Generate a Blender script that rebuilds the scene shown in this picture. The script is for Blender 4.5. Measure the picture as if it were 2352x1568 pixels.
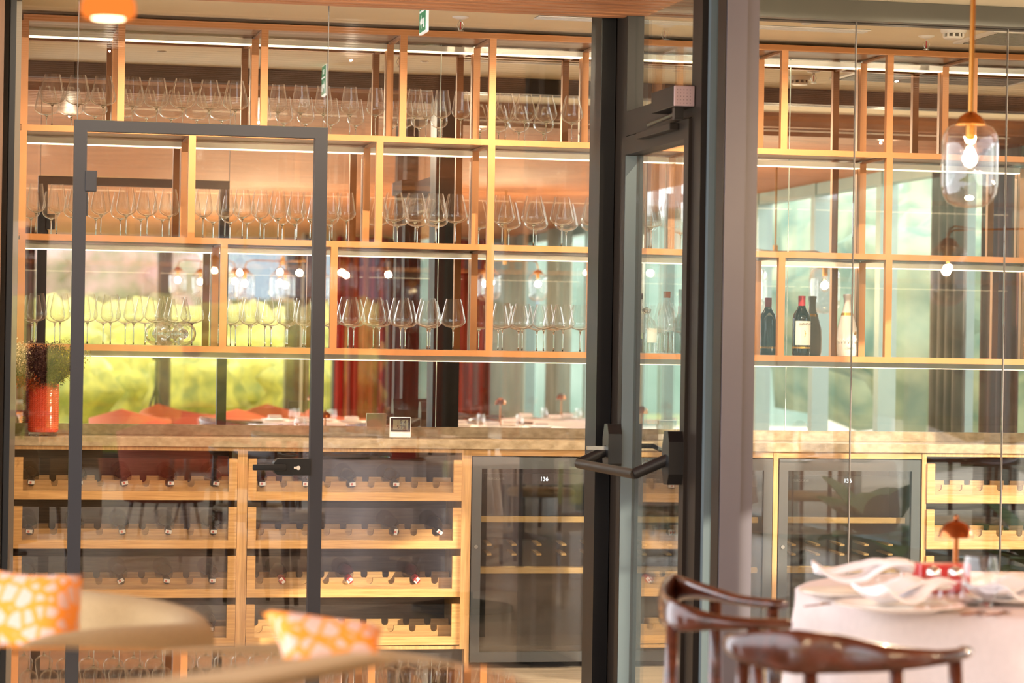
import bpy, bmesh, math, random
from mathutils import Vector, Matrix
random.seed(7)
for o in list(bpy.data.objects): bpy.data.objects.remove(o)
S = bpy.context.scene
PI = math.pi

# ---------------------------------------------------------------- camera
F, YAW, PITCH, ROLL, H = 6264.3, 0.21025, 0.0041344, 0.0157994, 1.3
def ray(u, v):
    x, y = (u-1176)/F, -(v-784)/F
    c, s = math.cos(ROLL), math.sin(ROLL); x, y = c*x-s*y, s*x+c*y
    d = [x, 1.0, y]
    c, s = math.cos(PITCH), math.sin(PITCH); d = [d[0], c*d[1]-s*d[2], s*d[1]+c*d[2]]
    c, s = math.cos(YAW), math.sin(YAW); return Vector((c*d[0]+s*d[1], -s*d[0]+c*d[1], d[2]))
def P(u, v, Y):                      # the point of a sight line at depth Y (metres into the room)
    d = ray(u, v); k = Y/d.y; return Vector((d.x*k, Y, H+d.z*k))
def PZ(u, v, z):                     # ... at height z
    d = ray(u, v); k = (z-H)/d.z; return Vector((d.x*k, d.y*k, z))
def X_(u, Y, v=800): return P(u, v, Y).x
def Ysx(u, X, v=800):
    d = ray(u, v); return X*d.y/d.x
cam_d = bpy.data.cameras.new('camera'); cam = bpy.data.objects.new('camera', cam_d); S.collection.objects.link(cam)
fwd = ray(1176, 784).normalized(); rgt = (ray(1177, 784)-ray(1176, 784)).normalized(); up = rgt.cross(fwd)
cam.matrix_world = Matrix.Translation((0, 0, H)) @ Matrix((rgt, up, -fwd)).transposed().to_4x4()
cam_d.sensor_width = 36; cam_d.lens = F/2352*36; cam_d.clip_end = 200; cam_d.clip_start = .05
cam_d.dof.use_dof = True; cam_d.dof.focus_distance = 10.75; cam_d.dof.aperture_fstop = 4.2
S.camera = cam
# ---------------------------------------------------------------- world, sun, exposure
S.view_settings.view_transform = 'Standard'; S.view_settings.look = 'None'; S.view_settings.gamma = 1
S.view_settings.use_curve_mapping = False; S.view_settings.exposure = .8
W = bpy.data.worlds.new('sky'); S.world = W; W.use_nodes = True
bg = W.node_tree.nodes['Background']; bg.inputs[0].default_value = (0.93, 0.95, 1.0, 1); bg.inputs[1].default_value = 2.7
sd = bpy.data.lights.new('sun', 'SUN'); sd.energy = 5.5; sd.angle = .009; sd.color = (1, .87, .70)
sun = bpy.data.objects.new('sun', sd); S.collection.objects.link(sun)
sun.rotation_euler = Vector((-.66, .67, -.30)).to_track_quat('-Z', 'Y').to_euler()
cy = S.cycles
cy.max_bounces = 22; cy.transparent_max_bounces = 28; cy.transmission_bounces = 10; cy.glossy_bounces = 6; cy.diffuse_bounces = 4
cy.caustics_reflective = False; cy.caustics_refractive = False; cy.sample_clamp_indirect = 4

# ---------------------------------------------------------------- colours and materials
def lin(h):
    h = h.lstrip('#'); out = []
    for i in (0, 2, 4):
        c = int(h[i:i+2], 16)/255; out.append(c/12.92 if c <= .04045 else ((c+.055)/1.055)**2.4)
    return (*out, 1)
def mat(name, col, rough=.5, metal=0, emit=None, es=0, spec=.5, trans=0, noise=0, nscale=8, stretch=(1, 1, 1), col2=None, bump=0, coat=0, ior=1.5):
    m = bpy.data.materials.new(name); m.use_nodes = True; nt = m.node_tree; b = nt.nodes['Principled BSDF']
    c = lin(col) if isinstance(col, str) else (*col, 1)
    b.inputs['Base Color'].default_value = c; b.inputs['Roughness'].default_value = rough; b.inputs['Metallic'].default_value = metal
    b.inputs['Specular IOR Level'].default_value = spec; b.inputs['Transmission Weight'].default_value = trans; b.inputs['IOR'].default_value = ior
    b.inputs['Coat Weight'].default_value = coat
    if emit: b.inputs['Emission Color'].default_value = lin(emit); b.inputs['Emission Strength'].default_value = es
    tc = nt.nodes.new('ShaderNodeTexCoord'); mp = nt.nodes.new('ShaderNodeMapping'); mp.inputs['Scale'].default_value = stretch
    nt.links.new(tc.outputs['Object'], mp.inputs[0])
    n = nt.nodes.new('ShaderNodeTexNoise'); n.inputs['Scale'].default_value = nscale; n.inputs['Detail'].default_value = 6
    nt.links.new(mp.outputs[0], n.inputs[0])
    r = nt.nodes.new('ShaderNodeValToRGB'); r.color_ramp.elements[0].position = .3; r.color_ramp.elements[1].position = .7
    k = max(noise, .03)
    r.color_ramp.elements[0].color = lin(col2) if col2 else (*[x*(1-k) for x in c[:3]], 1)
    r.color_ramp.elements[1].color = (*[min(1, x*(1+k*.5)) for x in c[:3]], 1)
    nt.links.new(n.outputs['Fac'], r.inputs[0]); nt.links.new(r.outputs[0], b.inputs['Base Color'])
    if bump:
        bp = nt.nodes.new('ShaderNodeBump'); bp.inputs['Strength'].default_value = bump; bp.inputs['Distance'].default_value = .004
        nt.links.new(n.outputs['Fac'], bp.inputs['Height']); nt.links.new(bp.outputs[0], b.inputs['Normal'])
    return m
def thin_glass(name, base=.045, tint=(1, 1, 1), rough=0, power=5, top=1.0, gcol=(1, 1, 1)):
    m = bpy.data.materials.new(name); m.use_nodes = True; nt = m.node_tree; N = nt.nodes; L = nt.links
    N.remove(N['Principled BSDF']); out = N['Material Output']
    lw = N.new('ShaderNodeLayerWeight'); lw.inputs[0].default_value = .5
    pw = N.new('ShaderNodeMath'); pw.operation = 'POWER'; pw.inputs[1].default_value = power
    L.new(lw.outputs['Facing'], pw.inputs[0])
    ma = N.new('ShaderNodeMath'); ma.operation = 'MULTIPLY_ADD'; ma.inputs[1].default_value = top-base; ma.inputs[2].default_value = base
    L.new(pw.outputs[0], ma.inputs[0])
    t = N.new('ShaderNodeBsdfTransparent'); t.inputs[0].default_value = (*tint, 1)
    g = N.new('ShaderNodeBsdfGlossy'); g.inputs['Roughness'].default_value = rough; g.inputs[0].default_value = (*gcol, 1)
    mx = N.new('ShaderNodeMixShader'); L.new(ma.outputs[0], mx.inputs[0]); L.new(t.outputs[0], mx.inputs[1]); L.new(g.outputs[0], mx.inputs[2])
    L.new(mx.outputs[0], out.inputs[0]); return m
def solid_glass(name, col=(1, 1, 1), rough=0, ior=1.45):
    m = bpy.data.materials.new(name); m.use_nodes = True; nt = m.node_tree; N = nt.nodes
    N.remove(N['Principled BSDF']); g = N.new('ShaderNodeBsdfGlass'); g.inputs[0].default_value = (*col, 1); g.inputs['IOR'].default_value = ior
    g.inputs['Roughness'].default_value = rough; nt.links.new(g.outputs[0], N['Material Output'].inputs[0]); return m
def emis(name, col, s):
    m = bpy.data.materials.new(name); m.use_nodes = True; nt = m.node_tree; N = nt.nodes
    N.remove(N['Principled BSDF']); e = N.new('ShaderNodeEmission'); e.inputs[0].default_value = lin(col); e.inputs[1].default_value = s
    nt.links.new(e.outputs[0], N['Material Output'].inputs[0]); return m
M = dict(
    bronze=mat('golden_bronze_metal', '#BC7F4C', .42, .25, noise=.05, nscale=4),
    joint=mat('pane_edge', '#77706A', .5),
    bronze_d=mat('shelf_underside', '#9C7A5C', .3, .2, noise=.15, nscale=3, stretch=(1, 6, 1)),
    alu=mat('brushed_aluminium', '#C9C6BC', .3, .7),
    led=emis('led_diffuser', '#FFDDB0', 3),
    stone=mat('beige_travertine', '#B09A7C', .22, noise=.3, nscale=26, stretch=(1, 1, 1.6), col2='#947F62'),
    oak=mat('oak', '#CFA066', .42, noise=.22, nscale=9, stretch=(.7, 6, 14), col2='#B5854C', bump=.1),
    oak_v=mat('oak_vertical_grain', '#CFA169', .42, noise=.22, nscale=9, stretch=(14, 6, .7), col2='#B78A53', bump=.1),
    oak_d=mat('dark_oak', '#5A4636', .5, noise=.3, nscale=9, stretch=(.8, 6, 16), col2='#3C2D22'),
    frame=mat('anthracite_metal', '#2B292C', .5, 0, spec=.35),
    black=mat('black_metal', '#0F0D0C', .45, 0, spec=.3),
    bronzeblack=mat('dark_bronze_metal', '#231A12', .5, 0, spec=.3),
    greyblue=mat('grey_reveal_metal', '#5E686A', .45, .1),
    column=mat('grey_lacquered_metal', '#57535A', .5, 0),
    plastic=mat('black_plastic', '#141313', .35),
    silver=mat('silver', '#D8D6D2', .2, .9),
    pinksilver=mat('pale_rose_aluminium', '#C5AAA8', .4, .5),
    fridge=mat('grey_steel', '#5C5F60', .35, .6),
    fridge_in=mat('dark_cooler_interior', '#17191A', .5),
    tan=mat('pale_rack_wood', '#E0B877', .5, noise=.15, nscale=10, stretch=(1, 5, 10)),
    ceil=mat('cream_plaster', '#F6EACB', .8),
    ceil_w=mat('white_plaster', '#EFE6DA', .8),
    slat=mat('ceiling_wood', '#B8794C', .5, noise=.3, nscale=4, stretch=(.6, 6, 1), col2='#8A5634'),
    dark=mat('dark_brown_board', '#2C2420', .5),
    greyband=mat('grey_track_metal', '#5E5E58', .4, .4),
    floor=mat('floor_boards', '#B3A28B', .3, noise=.3, nscale=3, stretch=(1, 6, 1), col2='#93836C'),
    wallwood=mat('walnut_wall', '#7C5636', .5, noise=.3, nscale=5, stretch=(5, 5, .5)),
    wallgrey=mat('warm_grey_wall', '#A79F93', .6),
    wood=mat('polished_walnut', '#54291A', .25, noise=.3, nscale=8, stretch=(1.5, 6, 6), col2='#33170C', coat=.5),
    seat=mat('pale_leather', '#B7A583', .5),
    boucle=mat('beige_boucle', '#93774F', .9, noise=.2, nscale=260, bump=.8),
    rust=mat('rust_velvet', '#B5543A', .8),
    cloth=mat('white_linen', '#D2C4BF', .8, noise=.04, nscale=60), napkin=mat('white_napkin_linen', '#F4F0F2', .8),
    porcelain=mat('cream_porcelain', '#F3E9DC', .25, coat=.5),
    copper=mat('polished_copper', '#A9683C', .12, .95),
    red=mat('red_lacquer', '#C4161A', .3, coat=.5),
    redcap=mat('red_capsule', '#B5242F', .35, .2),
    curtain_r=mat('red_curtain', '#B04030', .8, noise=.2, nscale=5, stretch=(6, 1, .4)),
    curtain_g=mat('grey_curtain', '#6B625A', .8, noise=.2, nscale=5, stretch=(6, 1, .4)),
    curtain_m=mat('plum_curtain', '#6E4340', .8),
    mull=mat('brown_mullion', '#4B3A30', .45),
    mull_g=mat('grey_green_mullion', '#8FA09A', .4, .3),
    lawn=mat('lawn', '#9A9C44', .9, noise=.3, nscale=2),
    leaf_y=mat('yellow_green_leaves', '#B5A742', .8, noise=.45, nscale=5, col2='#80853F'),
    leaf_y2=mat('hedge_leaves', '#BAAE5C', .8, noise=.4, nscale=4, col2='#96914E'), leaf_g=mat('green_leaves', '#A3A987', .8, noise=.4, nscale=2, col2='#5F7F6E'),
    leaf_p=mat('pink_blossom_leaves', '#B59090', .8, noise=.4, nscale=2.5, col2='#717E55'),
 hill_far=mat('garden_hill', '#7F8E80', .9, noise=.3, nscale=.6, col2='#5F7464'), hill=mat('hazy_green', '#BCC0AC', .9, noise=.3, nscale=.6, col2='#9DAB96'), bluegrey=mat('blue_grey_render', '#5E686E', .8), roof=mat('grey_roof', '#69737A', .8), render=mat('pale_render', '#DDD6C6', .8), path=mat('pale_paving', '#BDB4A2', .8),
    brown_twig=mat('dark_brown_dried_flowers', '#3A1A15', .9), pampas=mat('pale_pampas', '#DCC19A', .9),
    yellow_twig=mat('yellow_dried_sprigs', '#A58F22', .9), orange_twig=mat('orange_dried_flowers', '#B8561F', .9), stem=mat('straw_stems', '#8A6448', .9),
    vase=mat('red_orange_glass', '#D84A28', .15, coat=.5), clear=solid_glass('clear_glass_solid', (.97, 1, .98)),
    wine=thin_glass('wine_glass_wall', .06, (.985, .99, .985), power=2.0, top=.95),
    pane=thin_glass('window_pane', .055, (.985, .99, .985)),
    doorpane=thin_glass('tinted_pane', .06, (.93, .96, .95)),
    coolpane=thin_glass('smoked_cooler_glass', .09, (.84, .84, .82)),
    shade=thin_glass('lamp_glass', .07, (.96, .95, .95), power=2.2, top=.85),
    bottle=mat('dark_bottle_glass', '#15130F', .08, coat=.6), bottle_r=mat('ruby_bottle_glass', '#3A1214', .08, coat=.6),
    bottle_g=mat('green_bottle_glass', '#1E2B20', .08, coat=.6), paper=mat('cream_paper', '#E8E2D4', .7), sticker=mat('white_sticker', '#EFE9E2', .6),
    stickred=mat('pale_red_print', '#CF6A60', .6), champ=mat('pearl_white_bottle', '#C9BFB2', .35, coat=.4), gold=mat('gold_foil', '#C79A4A', .3, .8),
    ink=mat('black_ink', '#2A2422', .6), lcd=mat('lcd_panel', '#6E6A55', .3), white=mat('white_plastic', '#F2F0EC', .4),
    green=mat('exit_green', '#2F8A62', .5, emit='#2F8A62', es=.25), signwhite=mat('sign_white', '#F4F6F2', .5, emit='#F4F6F2', es=.3),
    filament=emis('warm_filament', '#FFB85A', 40), digit=emis('display_digits', '#F4FAFF', 2.5), print_g=mat('grey_print', '#8A8A88', .5),
    amber=emis('amber_lamp_glow', '#F07A30', .8), amberhot=emis('warm_white_lamp_glow', '#FFD9A8', 5),
    brass=mat('brass', '#A87638', .22, .9), tabletop=mat('polished_dark_top', '#8C8076', .012, 1.0), strip=mat('beige_streak', '#9A7E54', .7),
    spring=mat('light_green_liquid', '#C9C23C', .2), amberdrink=mat('amber_bottle_glass', '#B08A2A', .1, coat=.5),
    plant=mat('green_plant', '#4E7A3A', .5, noise=.3, nscale=4), mirror_edge=mat('mirror_edge_glass', '#CFE6DA', .3),
)
def mirror_mat():
    m = bpy.data.materials.new('silvered_mirror'); m.use_nodes = True; N = m.node_tree.nodes; N.remove(N['Principled BSDF'])
    g = N.new('ShaderNodeBsdfGlossy'); g.inputs[0].default_value = (.90, .90, .87, 1); g.inputs['Roughness'].default_value = 0
    m.node_tree.links.new(g.outputs[0], N['Material Output'].inputs[0]); return m
M['mirror'] = mirror_mat()
def cloth_mat(name, c, c2):
    m = mat(name, c, .8, noise=.2, nscale=5, stretch=(6, 1, .4), col2=c2); nt = m.node_tree; N = nt.nodes; b = N['Principled BSDF']
    t = N.new('ShaderNodeBsdfTranslucent'); t.inputs[0].default_value = lin(c); mx = N.new('ShaderNodeMixShader'); mx.inputs[0].default_value = .45
    nt.links.new(b.outputs[0], mx.inputs[1]); nt.links.new(t.outputs[0], mx.inputs[2]); nt.links.new(mx.outputs[0], N['Material Output'].inputs[0]); return m
M['curtain_r'] = cloth_mat('red_curtain', '#D8452F', '#A83424'); M['curtain_g'] = cloth_mat('grey_curtain', '#7A7068', '#5A524C'); M['curtain_m'] = cloth_mat('plum_curtain', '#7E4A44', '#5E3632')
def net_mat():
    m = mat('orange_net_print', '#F3E3DC', .85); nt = m.node_tree; N = nt.nodes; L = nt.links; b = N['Principled BSDF']
    tc = N.new('ShaderNodeTexCoord'); mp = N.new('ShaderNodeMapping'); mp.inputs['Scale'].default_value = (21, 21, 16); mp.inputs['Rotation'].default_value = (0, 0, .6)
    L.new(tc.outputs['Object'], mp.inputs[0])
    v = N.new('ShaderNodeTexVoronoi'); v.feature = 'DISTANCE_TO_EDGE'; v.inputs['Scale'].default_value = 1.6; v.inputs['Randomness'].default_value = .55; L.new(mp.outputs[0], v.inputs[0])
    r = N.new('ShaderNodeValToRGB'); r.color_ramp.elements[0].position = .095; r.color_ramp.elements[1].position = .15
    r.color_ramp.elements[0].color = lin('#DA7E14'); r.color_ramp.elements[1].color = lin('#C49C8A')
    L.new(v.outputs[0], r.inputs[0]); L.new(r.outputs[0], b.inputs['Base Color']); return m
M['net'] = net_mat()

# ---------------------------------------------------------------- mesh helpers
class MB:
    def __init__(s): s.b = bmesh.new()
    def box(s, x0, x1, y0, y1, z0, z1, rot=None, bev=0):
        r = bmesh.ops.create_cube(s.b, size=1); vs = r['verts']
        c = Vector(((x0+x1)/2, (y0+y1)/2, (z0+z1)/2)); d = (abs(x1-x0), abs(y1-y0), abs(z1-z0))
        for v in vs: v.co = Vector((v.co.x*d[0], v.co.y*d[1], v.co.z*d[2]))
        if bev:
            es = list({e for v in vs for e in v.link_edges}); rr = bmesh.ops.bevel(s.b, geom=es, offset=bev, segments=2, affect='EDGES', profile=.7)
            vs = list({v for f in rr['faces'] for v in f.verts} | {v for v in vs if v.is_valid})
        for v in vs: v.co = (rot @ v.co if rot else v.co)+c
        return s
    def tube(s, p0, p1, r0, r1=None, n=16, cap=True):
        p0, p1 = Vector(p0), Vector(p1); r1 = r0 if r1 is None else r1; d = p1-p0
        q = d.to_track_quat('Z', 'Y'); a, b = [], []
        for i in range(n):
            t = 2*PI*i/n; v = Vector((math.cos(t), math.sin(t), 0)); a.append(s.b.verts.new(p0+q @ (v*r0))); b.append(s.b.verts.new(p1+q @ (v*r1)))
        for i in range(n): s.b.faces.new((a[i], a[(i+1) % n], b[(i+1) % n], b[i]))
        if cap: s.b.faces.new(a[::-1]); s.b.faces.new(b)
        return s
    def path(s, pts, rads, n=12, flat=None):
        # tube along a path; flat = list of (half width, half height) for an oval cross-section with vertical height
        rings = []; pts = [Vector(p) for p in pts]
        for i, p in enumerate(pts):
            d = (pts[min(i+1, len(pts)-1)]-pts[max(i-1, 0)]).normalized()
            side = d.cross(Vector((0, 0, 1)));
            if side.length < 1e-3: side = Vector((1, 0, 0))
            side.normalize(); upv = side.cross(d).normalized(); w, h = flat[i] if flat else (rads[i], rads[i])
            rings.append([s.b.verts.new(p+side*(math.cos(2*PI*k/n)*w)+upv*(math.sin(2*PI*k/n)*h)) for k in range(n)])
        for a, b in zip(rings, rings[1:]):
            for k in range(n): s.b.faces.new((a[k], a[(k+1) % n], b[(k+1) % n], b[k]))
        s.b.faces.new(rings[0][::-1]); s.b.faces.new(rings[-1]); return s
    def lathe(s, prof, n=32, c=(0, 0, 0), axis='Z', wob=None):
        rings = []; c = Vector(c)
        for j, (r, z) in enumerate(prof):
            ring = []
            for k in range(n):
                t = 2*PI*k/n; rr = r*(wob(j, k) if wob else 1)
                v = Vector((rr*math.cos(t), rr*math.sin(t), z))
                if axis == 'Y': v = Vector((v.x, v.z, v.y))
                ring.append(s.b.verts.new(c+v))
            rings.append(ring)
        for a, b in zip(rings, rings[1:]):
            for k in range(n): s.b.faces.new((a[k], a[(k+1) % n], b[(k+1) % n], b[k]))
        if prof[0][0] < .0012: bmesh.ops.remove_doubles(s.b, verts=rings[0], dist=.004)
        if prof[-1][0] < .0012: bmesh.ops.remove_doubles(s.b, verts=rings[-1], dist=.004)
        return s
    def poly(s, pts, d):             # polygon extruded by vector d
        a = [s.b.verts.new(Vector(p)) for p in pts]; b = [s.b.verts.new(Vector(p)+Vector(d)) for p in pts]; n = len(a)
        s.b.faces.new(a); s.b.faces.new(b[::-1])
        for i in range(n): s.b.faces.new((a[i], b[i], b[(i+1) % n], a[(i+1) % n]))
        return s
    def tri(s, a, b, c): s.b.faces.new([s.b.verts.new(Vector(p)) for p in (a, b, c)]); return s
    def build(s, name, m, parent=None, smooth=False, fix=True):
        if fix: bmesh.ops.recalc_face_normals(s.b, faces=s.b.faces)
        me = bpy.data.meshes.new(name); s.b.to_mesh(me); s.b.free(); me.materials.append(m)
        o = bpy.data.objects.new(name, me); S.collection.objects.link(o)
        if smooth:
            me.shade_smooth() if smooth == 2 else me.shade_smooth()
            if smooth != 2:
                md = None
                try: me.set_sharp_from_angle(angle=math.radians(40))
                except Exception: pass
        if parent: o.parent = parent; o.matrix_parent_inverse = Matrix.Identity(4)
        if parent and wloc(parent).length > 0:
            # geometry given in world space: shift into the parent's space
            if o.get('_local') is None and not s.__dict__.get('local'): me.transform(Matrix.Translation(-wloc(parent)))
        return o
def wloc(o):
    v = Vector((0, 0, 0))
    while o is not None: v += o.location; o = o.parent
    return v
def tag(o, label=None, cat=None, group=None, kind=None):
    if label: o['label'] = label
    if cat: o['category'] = cat
    if group: o['group'] = group
    if kind: o['kind'] = kind
    return o
def thing(name, loc, label, cat, group=None, kind=None):
    o = bpy.data.objects.new(name, None); S.collection.objects.link(o); o.location = loc; o.empty_display_size = .05
    return tag(o, label, cat, group, kind)
def copy_tree(o, parent=None):
    c = o.copy(); S.collection.objects.link(c); c.parent = parent
    for ch in KIDS.get(o, None) or [x for x in S.objects if x.parent == o]:
        copy_tree(ch, c)
    return c
KIDS = {}
def dup(proto, kids, loc, rz=0, label=None, cat=None, group=None):
    r = proto.copy(); S.collection.objects.link(r); r.location = loc; r.rotation_euler = (0, 0, rz)
    tag(r, label, cat, group)
    for k, subs in kids:
        c = k.copy(); S.collection.objects.link(c); c.parent = r
        for g in subs:
            d = g.copy(); S.collection.objects.link(d); d.parent = c
    return r
def text(body, size, loc, rot, m, parent, name='lettering', align='CENTER', ext=.0004):
    cu = bpy.data.curves.new(name, 'FONT'); cu.body = body; cu.size = size; cu.align_x = align; cu.align_y = 'CENTER'; cu.extrude = ext; cu.materials.append(m)
    o0 = bpy.data.objects.new(name, cu); S.collection.objects.link(o0); bpy.context.view_layer.update(); me = bpy.data.meshes.new_from_object(o0); bpy.data.objects.remove(o0)
    me.materials.clear(); me.materials.append(m)
    o = bpy.data.objects.new(name, me); S.collection.objects.link(o); o.parent = parent
    o.location = Vector(loc)-(wloc(parent) if parent else Vector()); o.rotation_euler = rot; return o
FRONT = (PI/2, 0, 0)     # text facing the camera side (-Y)

# ---------------------------------------------------------------- setting: shell
YM, YS, YP = 11.3685, 11.0, 9.73        # mirror, shelf front, glass partition
XL, XR, ZC, ZS = .30, 6.05, H+1.333, H+1.235
FARY = 2*YM-30.4
def st(name, mb, m, **k): return tag(mb.build(name, m, **k), kind='structure')
st('floor', MB().box(-.35, 7, FARY-.3, 11.6, -.1, 0), M['floor'])
st('ceiling', MB().box(-.1, 7, 8.5, 11.6, ZC, ZC+.1), M['ceil'])
mb = MB(); y = FARY
mb.box(-.3, XR, FARY, 8.48, ZS+.02, ZS+.2); mb.box(-.3, 2.5, 8.48, 9.66, ZS+.02, ZC-.001)
while y < 9.58:
    x1 = 2.5 if y > 8.4 else XR
    mb.box(-.3, x1, y, y+.055, ZS-.02, ZS+.03); y += .085
# the slat field stops earlier on the right-hand side
sl = st('trim_1', mb, M['slat'])
ZH = H+1.257
st('trim_2', MB().box(-.1, 2.46, 9.665, 9.715, ZH, ZC-.001), M['slat'])
st('trim_3', MB().box(2.5, XR, 9.66, 9.715, ZH, ZC-.001), M['greyband'])
st('trim_13', MB().box(-.1, XR, 9.745, 9.80, ZH, ZC-.001), M['dark'])
st('wall_back', MB().box(-1, 7, YM+.02, YM+.25, 0, ZC), M['wallgrey'])
st('wall_left', MB().box(-.1, XL, 9.81, 11.36, 0, ZC), M['wallgrey'])
st('trim_4', MB().box(.16, .235, 9.62, 9.8, 0, ZC), M['wallwood'])
st('trim_5', MB().box(.257, .277, 9.66, 9.8, 0, ZC), M['black'])
st('trim_6', MB().box(.03, .155, 9.5, 9.61, 0, ZC), M['dark'])
# far window wall (seen in the mirror) and the side window wall
def V(u, v, yv):         # a point seen in the mirror: sight line to virtual depth yv, folded back into the room
    p = P(u, v, yv); return Vector((p.x, 2*YM-p.y, p.z))
fw = 30.4
def farx(u): return V(u, 800, fw).x
mb = MB()
for a, b in ((58, 70), (360, 392), (655, 690), (765, 790), (1135, 1160)): mb.box(farx(a), farx(b), FARY-.12, FARY+.05, 0, ZS)
mb.box(farx(60), XR, FARY-.1, FARY+.05, 0, .25); mb.box(farx(60), XR, FARY-.1, FARY+.05, ZS-.12, ZS)
st('window_1', mb, M['mull'])
mb = MB(); yy = FARY
k = 0
while yy < 9.6:
    mb.box(XR-.03, XR+.09, yy, yy+.09, 0, ZS+.1); yy += 1.35; k += 1
mb.box(XR-.02, XR+.08, FARY, 9.7, 0, .12); mb.box(XR-.02, XR+.08, FARY, 9.7, ZS-.1, ZS+.15)
st('window_2', mb, M['mull_g'])
st('wall_right', MB().box(XR, XR+.2, 9.6, 11.5, 0, ZC), M['wallgrey'])

# garden and street outside (seen in the mirror)
def tagstuff(o, label, cat): return tag(o, label, cat, kind='stuff')
tag(MB().box(-30, 7, -60, FARY-.31, -.25, -.12).build('lawn', M['lawn']), kind='structure', label='yellow green lawn outside the far windows')
tag(MB().box(7.01, 40, -30, 30, -.2, -.12).build('paving', M['path']), kind='structure', label='pale paving outside the side windows')
def blob(mb, c, r, sq=.9):
    q = bmesh.ops.create_icosphere(mb.b, subdivisions=3, radius=1)
    for v in q['verts']:
        n = 1+.16*math.sin(v.co.x*7+c[0]*3)*math.cos(v.co.y*6+c[2])+.12*math.sin(v.co.z*9+c[0]*5)+random.uniform(-.05, .05)
        v.co = Vector(c)+Vector((v.co.x*r, v.co.y*r, v.co.z*r*sq))*n
def bush(name, blobs, m, label, cat='bush', stem=True, group=None):
    c0 = blobs[0][0]; root = thing(name, (c0[0], c0[1], -.12), label, cat, group)
    mb = MB()
    for c, r in blobs: blob(mb, c, r)
    mb.build('foliage', m, root, smooth=2)
    mb = MB(); mb.tube((c0[0], c0[1], -.12), (c0[0], c0[1], c0[2]), .08, .05); mb.build('trunk', M['mull'], root)
def fx(u, y): # X of a sight line mirrored, at real depth y
    return V(u, 800, 2*YM-y).x
for (u0, lab) in ((150, 'yellow green bush under the blossom tree, far left of the window'), (300, 'yellow green bush beside the left brown mullion'), (450, 'bright yellow bush behind the middle window'),
                  (600, 'yellow bush beside the right brown mullion'), (720, 'yellow bush half behind the red curtain')):
    yb_ = -11.3 if u0 in (150, 450, 720) else -13.6; x = fx(u0, yb_); bush('garden_bush', [((x, yb_, .75), .62), ((x+.1, yb_-.3, 1.2), .42), ((x-.15, yb_+.1, .3), .45)], M['leaf_y'], lab, group='bushes outside the far window')
mb = MB(); hx0, hx1 = fx(50, -16.5), fx(800, -16.5)
for k in range(14): blob(mb, (hx0+(hx1-hx0)*k/13, -16.5+random.uniform(-.3, .3), .9+.2*math.sin(k*1.7)), 1.05)
tag(mb.build('hedge', M['leaf_y2'], smooth=2), 'tall yellow green hedge across the garden behind the bushes', 'hedge')
x = fx(230, -19.5); bush('blossom_tree', [((x, -19.5, 2.6), 1.1), ((x+1.0, -19.7, 2.2), .9), ((x-1.1, -19.5, 2.5), 1.0), ((x+.3, -19.5, 3.4), .9)], M['leaf_p'], 'pink flowering tree in the garden behind the left window', 'tree')
x = fx(60, -23); bush('garden_tree', [((x-1, -23, 2.6), 1.5), ((x+.4, -23.5, 3.0), 1.4)], M['leaf_g'], 'pale green tree left of the pink flowering tree', 'tree')
for i, (x, y, z, r, l) in enumerate(((9.5, -1, 1.6, 1.3, 'green tree outside the side windows nearest the far curtain'), (9.2, 3.6, 1.9, 1.1, 'green tree outside the middle side windows'),
                                   (8.7, 7.0, 1.2, .8, 'small green tree outside the side windows by the paving'), (10.5, -6, 2.0, 1.6, 'large green tree at the far end of the side windows'))):
    bush('street_tree', [((x, y, z), r), ((x+.5, y+.9, z+.4), r*.8), ((x-.1, y-.9, z+.2), r*.8)], M['leaf_g'], l, 'tree', group='trees outside the side windows')
for nm, cc, sz, lab in (('hillside', (8, -48, -1), (45, 8, 6.5), 'hazy green hillside far behind the garden'), ('wooded_hill', (46, 2, -1), (8, 45, 9), 'hazy wooded hill beyond the side windows')):
    mb = MB(); q = bmesh.ops.create_icosphere(mb.b, subdivisions=4, radius=1)
    for v_ in q['verts']: n = 1+.05*math.sin(v_.co.x*9)*math.cos(v_.co.y*8)+.03*math.sin(v_.co.z*17+v_.co.x*14); v_.co = Vector(cc)+Vector((v_.co.x*sz[0], v_.co.y*sz[1], v_.co.z*sz[2]))*n
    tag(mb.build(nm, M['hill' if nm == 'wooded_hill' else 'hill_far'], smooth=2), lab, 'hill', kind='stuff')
b = thing('garden_house', (fx(560, -28), -28, -.12), 'pale garden house with grey roof far behind the middle window', 'building')
hx = fx(560, -28); MB().box(hx-4.5, hx+5, -31, -28, -.12, 2.2).build('wall', M['bluegrey'], b)
MB().poly([(hx-5, -31.4, 2.2), (hx-5, -27.4, 2.2), (hx-5, -29.4, 3.6)], (10.5, 0, 0)).build('roof', M['roof'], b)
b = thing('street_building', (14, -16, -.12), 'pale rendered building across the paving outside the side windows', 'building')
MB().box(14, 16, -19, -13.4, -.12, 3.1).build('wall', M['render'], b); MB().box(13.8, 16.2, -19.2, -13.2, 3.1, 3.3).build('roof', M['roof'], b)

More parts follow.
